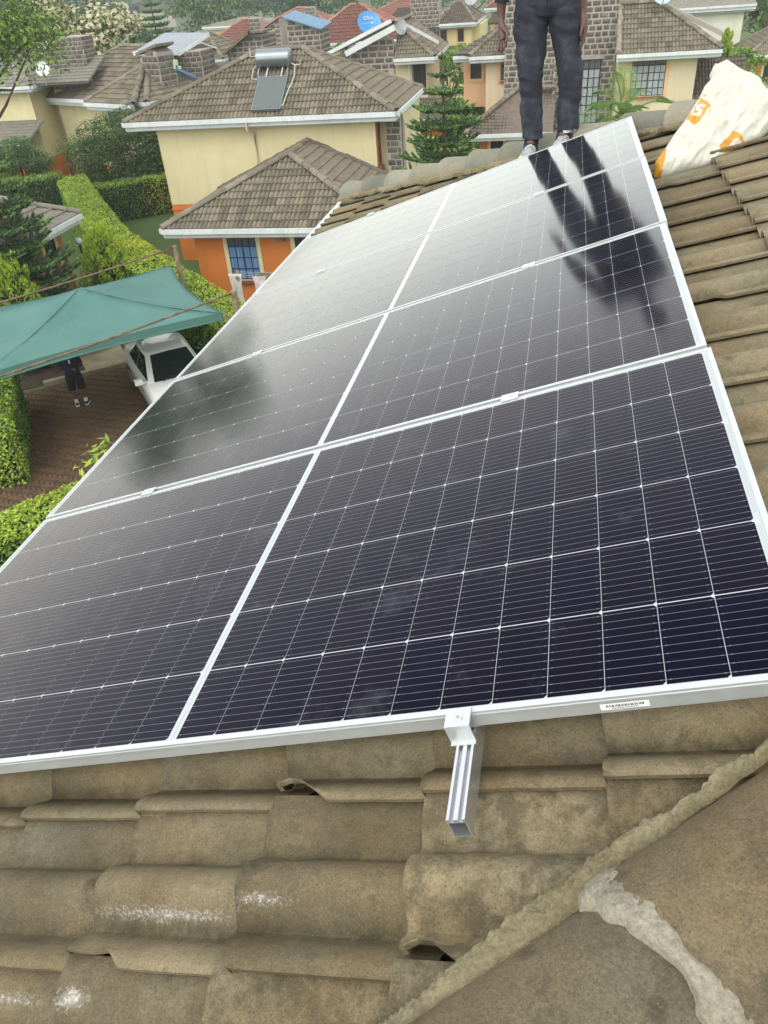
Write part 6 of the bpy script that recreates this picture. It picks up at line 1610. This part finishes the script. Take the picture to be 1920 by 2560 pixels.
M_SHIRT = flat('black_cotton', (.014, .015, .018), .9); M_NAVY = flat('navy_cotton', (.008, .012, .034), .9); M_SHORT = flat('black_shorts', (.008, .008, .010), .9)  # navy set darker to hold the shade of the net overhead
M_SOCK = flat('black_sock', (.012, .012, .013), .9); M_SOCKW = flat('white_sock', (.68, .68, .66), .9); M_SHOE = flat('grey_mesh_shoe', (.30, .32, .31), .7, var=.5, vscale=60); M_NEON = flat('lime_shoe_trim', (.48, .62, .20), .6); M_SOLE = flat('white_sole', (.68, .69, .66), .6); M_DSHOE = flat('dark_blue_shoe', (.025, .03, .045), .7)
def shoe(parent, heel, toe, up=(0, 0, 1), w=.048, h=.07, m=None, trim=None):
    heel, toe, up = Vector(heel), Vector(toe), Vector(up); d = (toe - heel); Ln = d.length; d.normalize(); s = d.cross(up).normalized(); u = s.cross(d)
    prof = [(-.01, .62, .045, .062), (.06, .82, .012, .085), (.25, .80, .008, .098), (.42, .86, .006, .082), (.62, 1.0, .004, .058), (.82, .97, .006, .046), (.95, .68, .012, .034), (1.0, .3, .018, .026)]
    g = G(); rings = []
    for t, ww, lo_, hi_ in prof:
        c = heel + d * Ln * t; ring = []
        for i in range(14):
            a = 2 * math.pi * i / 14; ring.append(c + s * (w * ww * math.cos(a)) + u * (.014 + (lo_ + hi_) / 2 * h / .08 + (hi_ - lo_) / 2 * h / .08 * math.sin(a)))
        rings.append(ring)
    g.loft(rings); o = g.build('shoe', m, parent, smooth=True)
    g = G(); rings = []
    for t, ww in ((-.03, .55), (.03, .86), (.3, .84), (.62, 1.06), (.85, 1.0), (.97, .7), (1.03, .3)):
        c = heel + d * Ln * t; ring = [c + s * (w * ww * x_) + u * z_ for x_, z_ in ((-1, 0), (1, 0), (1.03, .012), (1, .024), (-1, .024), (-1.03, .012))]; rings.append(ring)
    g.loft(rings); g.build('sole', M_SOLE, o)
    if trim:
        g = G()
        for t in (.30, .38, .46, .54): g.tube([heel + d * Ln * t + s * (w * .8 * k_) + u * (.03 + (.088 - .05 * (t - .3) / .3) * (1 - k_ * k_ * .55)) for k_ in (-1, -.5, 0, .5, 1)], .005, 5)
        g.build('laces', M_SOLE, o)
        g = G(); g.obox(heel + d * Ln * .80 + u * .05, d * .035, s * w * .8, u * .008); g.obox(heel + d * Ln * .12 + u * .09, d * .02, s * w * .62, u * .02); g.build('trim', trim, o)
    return o
def cloth_loft(name, rings, mat, parent, seg=28, nsub=5, wr=.006, seed=0.0, open_=True):
    """garment tube through (centre, half width, half depth) rings, with folds"""
    R_ = []
    for (c0, w0, d0), (c1, w1, d1) in zip(rings[:-1], rings[1:]):
        for k in range(nsub):
            t = k / nsub; R_.append((Vector(c0).lerp(Vector(c1), t), w0 + (w1 - w0) * t, d0 + (d1 - d0) * t))
    c, w, d = rings[-1]; R_.append((Vector(c), w, d))
    g = G(); rr = []
    for c, w, d in R_:
        ring = []
        for i in range(seg):
            a = 2 * math.pi * i / seg; n = Vector((math.cos(a), math.sin(a), 0)); p = c + Vector((n.x * w, n.y * d, 0))
            f = wr * (noise.noise(Vector((p.x * 9 + seed, p.y * 9, p.z * 22))) + .9 * (1 - 2.2 * abs(noise.noise(Vector((p.x * 6 + p.z * 9, p.y * 6 + seed, p.z * 14))))))
            ring.append(p + n * f)
        rr.append(ring)
    g.loft(rr, cap=False); inner = [[c_ + (p - c_) * .93 for p in ring] for ring, (c_, w_, d_) in ((rr[0], R_[0]), (rr[-1], R_[-1]))]
    g.loft([rr[0], inner[0]], cap=False); g.loft([rr[-1], inner[1]], cap=False)
    return g.build(name, mat, parent, smooth=True)

# the installer standing on the hip
Y0 = 6.02
man = thing('person', 'person in faded black jeans and pale trainers standing on the roof hip behind the panels', 'person', loc=(-.11, Y0, 7.87))
MI = Matrix.Translation((.11, -Y0, -7.87))
def q(x, z, y=Y0): return tuple(MI @ Vector((x, y, z)))
J = {'pelvis': (q(-.150, 8.77), (.125, .085)), 'waist': (q(-.150, 8.92), (.115, .08)), 'chest': (q(-.155, 9.12), (.135, .09)), 'neck0': (q(-.160, 9.27), (.06, .055)), 'neck': (q(-.160, 9.34), .047), 'head': (q(-.160, 9.43, Y0 - .02), (.068, .082)), 'crown': (q(-.160, 9.53, Y0 - .01), (.055, .066)),
     'shL': (q(-.325, 9.23), .055), 'shR': (q(.005, 9.23), .055), 'hipL': (q(-.225, 8.70), .085), 'hipR': (q(-.070, 8.70), .085)}
E_ = [('pelvis', 'waist'), ('waist', 'chest'), ('chest', 'neck0'), ('neck0', 'neck'), ('neck', 'head'), ('head', 'crown'), ('chest', 'shL'), ('chest', 'shR'), ('pelvis', 'hipL'), ('pelvis', 'hipR')]
chain(J, E_, 'hipL', 'legL', [(q(-.238, 8.34), .055), (q(-.215, 8.08), .048), (q(-.214, 7.93), .033), (q(-.220, 7.89, Y0 - .06), .03)])
chain(J, E_, 'hipR', 'legR', [(q(.018, 8.34), .055), (q(.018, 8.10), .048), (q(.010, 7.975), .033), (q(-.010, 7.93, Y0 - .06), .03)])
chain(J, E_, 'shL', 'armL', [(q(-.415, 8.93), .042), (q(-.440, 8.76), .036), (q(-.443, 8.66), .027), (q(-.435, 8.61, Y0 - .02), (.030, .018)), (q(-.425, 8.565, Y0 - .04), (.038, .018))])
chain(J, E_, 'shR', 'armR', [(q(.055, 8.93), .042), (q(.068, 8.76), .034), (q(.076, 8.66), .026), (q(.086, 8.61, Y0 - .02), (.022, .026)), (q(.094, 8.57, Y0 - .035), (.022, .034))])
J['nose'] = (q(-.160, 9.425, Y0 - .115), .014); E_.append(('head', 'nose'))
hL, hR = J['armL4'][0], J['armR4'][0]
chain(J, E_, 'armL4', 'fa', [((hL[0] - .022, hL[1] - .01, hL[2] - .045), .0095), ((hL[0] - .026, hL[1] - .022, hL[2] - .075), .0085), ((hL[0] - .018, hL[1] - .016, hL[2] - .100), .007)])
chain(J, E_, 'armL4', 'fb', [((hL[0] - .008, hL[1] - .012, hL[2] - .048), .0095), ((hL[0] - .008, hL[1] - .030, hL[2] - .082), .0085), ((hL[0] - .002, hL[1] - .020, hL[2] - .108), .007)])
chain(J, E_, 'armL4', 'fc', [((hL[0] + .007, hL[1] - .012, hL[2] - .044), .009), ((hL[0] + .010, hL[1] - .034, hL[2] - .070), .008), ((hL[0] + .008, hL[1] - .02, hL[2] - .092), .007)])
chain(J, E_, 'armL4', 'fd', [((hL[0] + .020, hL[1] - .006, hL[2] - .034), .008), ((hL[0] + .026, hL[1] - .026, hL[2] - .056), .007), ((hL[0] + .022, hL[1] - .018, hL[2] - .074), .006)])
chain(J, E_, 'armL3', 'ft', [((hL[0] + .030, hL[1] - .022, hL[2] + .012), .011), ((hL[0] + .030, hL[1] - .040, hL[2] - .022), .009), ((hL[0] + .018, hL[1] - .046, hL[2] - .044), .0075)])
for k, (dy, ln) in enumerate(((-.026, .095), (-.008, .10), (.010, .092), (.026, .072))):
    chain(J, E_, 'armR4', 'g%d' % k, [((hR[0] + .002, hR[1] + dy, hR[2] - ln * .45), .009), ((hR[0] - .006, hR[1] + dy - .006, hR[2] - ln * .8), .008), ((hR[0] - .014, hR[1] + dy - .006, hR[2] - ln), .0065)])
chain(J, E_, 'armR3', 'gt', [((hR[0] - .016, hR[1] - .040, hR[2] + .012), .0105), ((hR[0] - .022, hR[1] - .052, hR[2] - .02), .009), ((hR[0] - .022, hR[1] - .05, hR[2] - .042), .0075)])
skin_mesh('body', J, E_, 'pelvis', M_SKIN, man)
g = G(); c = Vector(q(-.160, 9.50, Y0 + .01)); g.loft([[c + Vector((.082 * math.cos(a) * s_, .098 * math.sin(a) * s_ + .012, z_)) for a in [2 * math.pi * i / 16 for i in range(16)]] for s_, z_ in ((.96, -.05), (1.02, 0), (.95, .045), (.7, .08), (.2, .098))]); g.build('hair', M_HAIR, man, smooth=True)
dk = .86
def ring(x, z, w, dy=0.0, k=dk): return (q(x, z, Y0 + dy), w, w * k)
lgA = [(-.215, 8.76, .128), (-.235, 8.69, .122), (-.247, 8.635, .112), (-.250, 8.575, .109), (-.244, 8.525, .103), (-.243, 8.425, .095), (-.240, 8.345, .083), (-.236, 8.285, .077), (-.230, 8.195, .073), (-.225, 8.105, .074), (-.215, 8.005, .068), (-.207, 7.930, .066)]
lgB = [(-.075, 8.76, .128), (-.055, 8.69, .122), (-.038, 8.625, .104), (-.027, 8.565, .099), (-.015, 8.505, .089), (.002, 8.415, .084), (.018, 8.345, .082), (.025, 8.275, .077), (.030, 8.185, .074), (.024, 8.095, .071), (.028, 7.985, .071)]
tr = None
gA = cloth_loft('trousers', [ring(x, z, w, -.01 if 8.2 < z < 8.4 else 0) for x, z, w in lgA], M_DENIM, man, seed=1.0, wr=.006, nsub=9, seg=36)
gB = cloth_loft('trouser_leg', [ring(x, z, w, -.012 if 8.2 < z < 8.4 else 0) for x, z, w in lgB], M_DENIM, gA, seed=4.0, wr=.006, nsub=9, seg=36)
cloth_loft('trouser_seat', [(q(-.150, 8.96), .155, .105), (q(-.148, 8.86), .170, .118), (q(-.147, 8.78), .196, .128), (q(-.147, 8.72), .200, .128), (q(-.147, 8.655), .150, .10), (q(-.147, 8.632), .05, .05)], M_DENIM, gA, seg=36, seed=7.0, wr=.004)
g = G(); g.tube([q(-.148, z, Y0 - .128 - .0) for z in (8.93, 8.84, 8.76, 8.70)], .004, 5); g.tube([q(-.30 + .012 * k, 8.86 - .02 * k, Y0 - .095 - .006 * k) for k in range(5)], .0035, 4); g.tube([q(0.0 - .012 * k, 8.86 - .02 * k, Y0 - .095 - .006 * k) for k in range(5)], .0035, 4); g.build('seam_stitching', M_SHIRT, gA)
sh_ = cloth_loft('shirt', [(q(-.152, 8.90), .178, .122), (q(-.153, 9.0), .168, .118), (q(-.155, 9.12), .172, .12), (q(-.158, 9.22), .170, .105), (q(-.160, 9.285), .075, .07)], M_SHIRT, man, seg=32, seed=9.0, wr=.006)
cloth_loft('sleeve', [(q(-.335, 9.235), .075, .07), (q(-.385, 9.05), .062, .06), (q(-.425, 8.88), .054, .05), (q(-.441, 8.742), .046, .044)], M_SHIRT, sh_, seg=18, seed=11.0, wr=.004)
cloth_loft('sleeve', [(q(.015, 9.235), .075, .07), (q(.045, 9.05), .062, .06), (q(.060, 8.88), .054, .05), (q(.066, 8.80), .048, .044)], M_SHIRT, sh_, seg=18, seed=13.0, wr=.004)
so = cloth_loft('sock', [(q(-.212, 8.0), .050, .052), (q(-.214, 7.915), .049, .054), (q(-.220, 7.84, Y0 - .02), .052, .068)], M_SOCK, man, seg=14, nsub=2, wr=.001)
so2 = cloth_loft('sock', [(q(.014, 8.02), .050, .052), (q(.008, 7.96), .049, .054), (q(-.006, 7.88, Y0 - .02), .052, .068)], M_SOCK, man, seg=14, nsub=2, wr=.001)
cloth_loft('sock_band', [(q(.014, 8.0), .0515, .0535), (q(.013, 7.965), .0515, .0555)], M_SOCKW, so2, seg=14, nsub=1, wr=0)
for s_, x0, z0 in ((so, -.222, 7.885), (so2, -.018, 7.925)):
    g = G(); g.tube([q(x0 - .022, z0 - .012, Y0 - .056), q(x0, z0 + .004, Y0 - .062), q(x0 + .022, z0 + .026, Y0 - .053)], .0055, 5); g.build('sock_mark', M_SOCKW, s_)
shoe(man, q(-.205, 7.805, Y0 + .05), q(-.262, 7.780, Y0 - .205), (.1, 0, 1), .050, .085, M_SHOE, M_NEON)
shoe(man, q(.022, 7.860, Y0 + .05), q(-.050, 7.835, Y0 - .20), (.1, 0, 1), .050, .085, M_SHOE, M_NEON)

man.matrix_world = Matrix.Translation((0, 0, 9)) @ Matrix.Scale(0.9435, 4) @ Matrix.Translation((0, 0, -9)) @ man.matrix_world
# the man on the driveway, seen from behind
px_, py_ = -11.98, 16.25
fw = Vector((-.50, .866, 0)); rt = Vector((.866, .50, 0))
p2 = thing('person', 'person in navy shirt and black shorts on the brick driveway, seen from behind', 'person', loc=(px_, py_, .045))
def w(r_, f_, z): return tuple(rt * r_ + fw * f_ + Vector((0, 0, z)))
J = {'pelvis': (w(0, 0, .90), (.13, .09)), 'waist': (w(0, .0, 1.05), (.12, .085)), 'chest': (w(0, .04, 1.24), (.145, .095)), 'neck0': (w(0, .08, 1.39), (.06, .055)), 'neck': (w(0, .12, 1.45), .05), 'head': (w(0, .18, 1.53), (.075, .085)), 'crown': (w(0, .19, 1.63), (.06, .07)), 'shL': (w(-.18, .06, 1.35), .058), 'shR': (w(.18, .06, 1.35), .058), 'hipL': (w(-.09, 0, .84), .09), 'hipR': (w(.09, 0, .84), .09)}
E_ = [('pelvis', 'waist'), ('waist', 'chest'), ('chest', 'neck0'), ('neck0', 'neck'), ('neck', 'head'), ('head', 'crown'), ('chest', 'shL'), ('chest', 'shR'), ('pelvis', 'hipL'), ('pelvis', 'hipR')]
chain(J, E_, 'hipL', 'l', [(w(-.11, .01, .48), .06), (w(-.115, -.01, .33), .056), (w(-.12, 0, .10), .036), (w(-.13, .10, .05), .032)])
chain(J, E_, 'hipR', 'r', [(w(.11, .01, .48), .06), (w(.115, -.01, .33), .056), (w(.12, 0, .10), .036), (w(.13, .10, .05), .032)])
for sg, k in ((-1, 'a'), (1, 'b')):
    chain(J, E_, 'shL' if sg < 0 else 'shR', k, [(w(sg * .26, .03, 1.08), .046), (w(sg * .22, .20, .98), .038), (w(sg * .13, .30, 1.03), .028), (w(sg * .10, .34, 1.06), (.032, .02))])
    for f in range(4): chain(J, E_, k + '3', k + 'f%d' % f, [(w(sg * (.085 - .012 * f), .36 + .01 * f, 1.09 - .018 * f), .009), (w(sg * (.05 - .008 * f), .375 + .008 * f, 1.10 - .02 * f), .007)])
    chain(J, E_, k + '2', k + 't', [(w(sg * .09, .32, 1.10), .01), (w(sg * .07, .35, 1.125), .008)])
skin_mesh('body', J, E_, 'pelvis', M_SKIN, p2)
def cl2(name, rings, mat, parent, **kw):
    o = cloth_loft(name, [((r_, -f_, z), ww, dd) for (r_, f_, z, ww, dd) in rings], mat, parent, **kw)
    return o
def place2(o): o.rotation_euler = (0, 0, math.atan2(rt.y, rt.x)); return o
# garments are lofted facing -y, then turned with the body (local x = right, -y = behind)
for nm, rg, mt, kw in (('shirt', [(0, 0, .80, .185, .125), (0, .01, .95, .178, .125), (0, .03, 1.12, .185, .13), (0, .05, 1.28, .20, .125), (0, .07, 1.38, .16, .09), (0, .085, 1.42, .07, .065)], M_NAVY, dict(seg=30, wr=.007, seed=3.)),
                       ('shorts', [(-.06, 0, .92, .125, .12), (-.10, 0, .80, .115, .118), (-.115, 0, .62, .100, .105), (-.12, 0, .47, .105, .11)], M_SHORT, dict(seg=22, wr=.005, seed=5.)),
                       ('shorts_leg', [(.06, 0, .92, .125, .12), (.10, 0, .80, .115, .118), (.115, 0, .62, .100, .105), (.12, 0, .47, .105, .11)], M_SHORT, dict(seg=22, wr=.005, seed=6.)),
                       ('sleeve', [(-.185, .06, 1.37, .072, .07), (-.22, .05, 1.25, .066, .064), (-.25, .04, 1.14, .06, .06)], M_NAVY, dict(seg=16, wr=.003)), ('sleeve', [(.185, .06, 1.37, .072, .07), (.22, .05, 1.25, .066, .064), (.25, .04, 1.14, .06, .06)], M_NAVY, dict(seg=16, wr=.003)),
                       ('sock', [(-.12, 0, .20, .046, .048), (-.12, 0, .08, .044, .048)], M_SOCKW, dict(seg=14, wr=.001, nsub=2)), ('sock', [(.12, 0, .20, .046, .048), (.12, 0, .08, .044, .048)], M_SOCKW, dict(seg=14, wr=.001, nsub=2))):
    o = cloth_loft(nm, [((r_, f_, z), ww, dd) for r_, f_, z, ww, dd in rg], mt, p2, **kw); place2(o)
g = G(); c = Vector(w(0, .165, 1.58)); g.loft([[c + rt * (.088 * math.cos(a) * s_) + fw * (.10 * math.sin(a) * s_ - .01) + Vector((0, 0, z_)) for a in [2 * math.pi * i / 16 for i in range(16)]] for s_, z_ in ((.9, -.06), (1.0, 0), (.95, .05), (.7, .09), (.2, .11))]); g.build('hair', M_HAIR, p2, smooth=True)
g = G(); g.obox(Vector(w(.02, -.115, 1.26)), rt * .015, fw * .004, Vector((0, 0, .05))); g.build('shirt_mark', M_SOCKW, p2)
shoe(p2, w(-.115, -.08, 0), w(-.15, .19, 0), (0, 0, 1), .052, .075, M_DSHOE); shoe(p2, w(.115, -.08, 0), w(.17, .18, 0), (0, 0, 1), .052, .075, M_DSHOE)
# ------------------------------------------------------------------ thin haze over the estate
hm, nt, b = new_mat('thin_haze')
for n_ in list(nt.nodes):
    if n_.type != 'OUTPUT_MATERIAL': nt.nodes.remove(n_)
pv = N(nt, 'ShaderNodeVolumePrincipled'); pv.inputs['Color'].default_value = (0.93, 0.96, 0.97, 1); pv.inputs['Density'].default_value = 0.0008; pv.inputs['Anisotropy'].default_value = 0.2
L(nt, pv.outputs[0], nt.nodes['Material Output'].inputs['Volume'])
g = G(); g.box((-1300, -1300, -3.0), (1300, 1300, 42.0)); tag(g.build('haze', hm), kind='stuff')
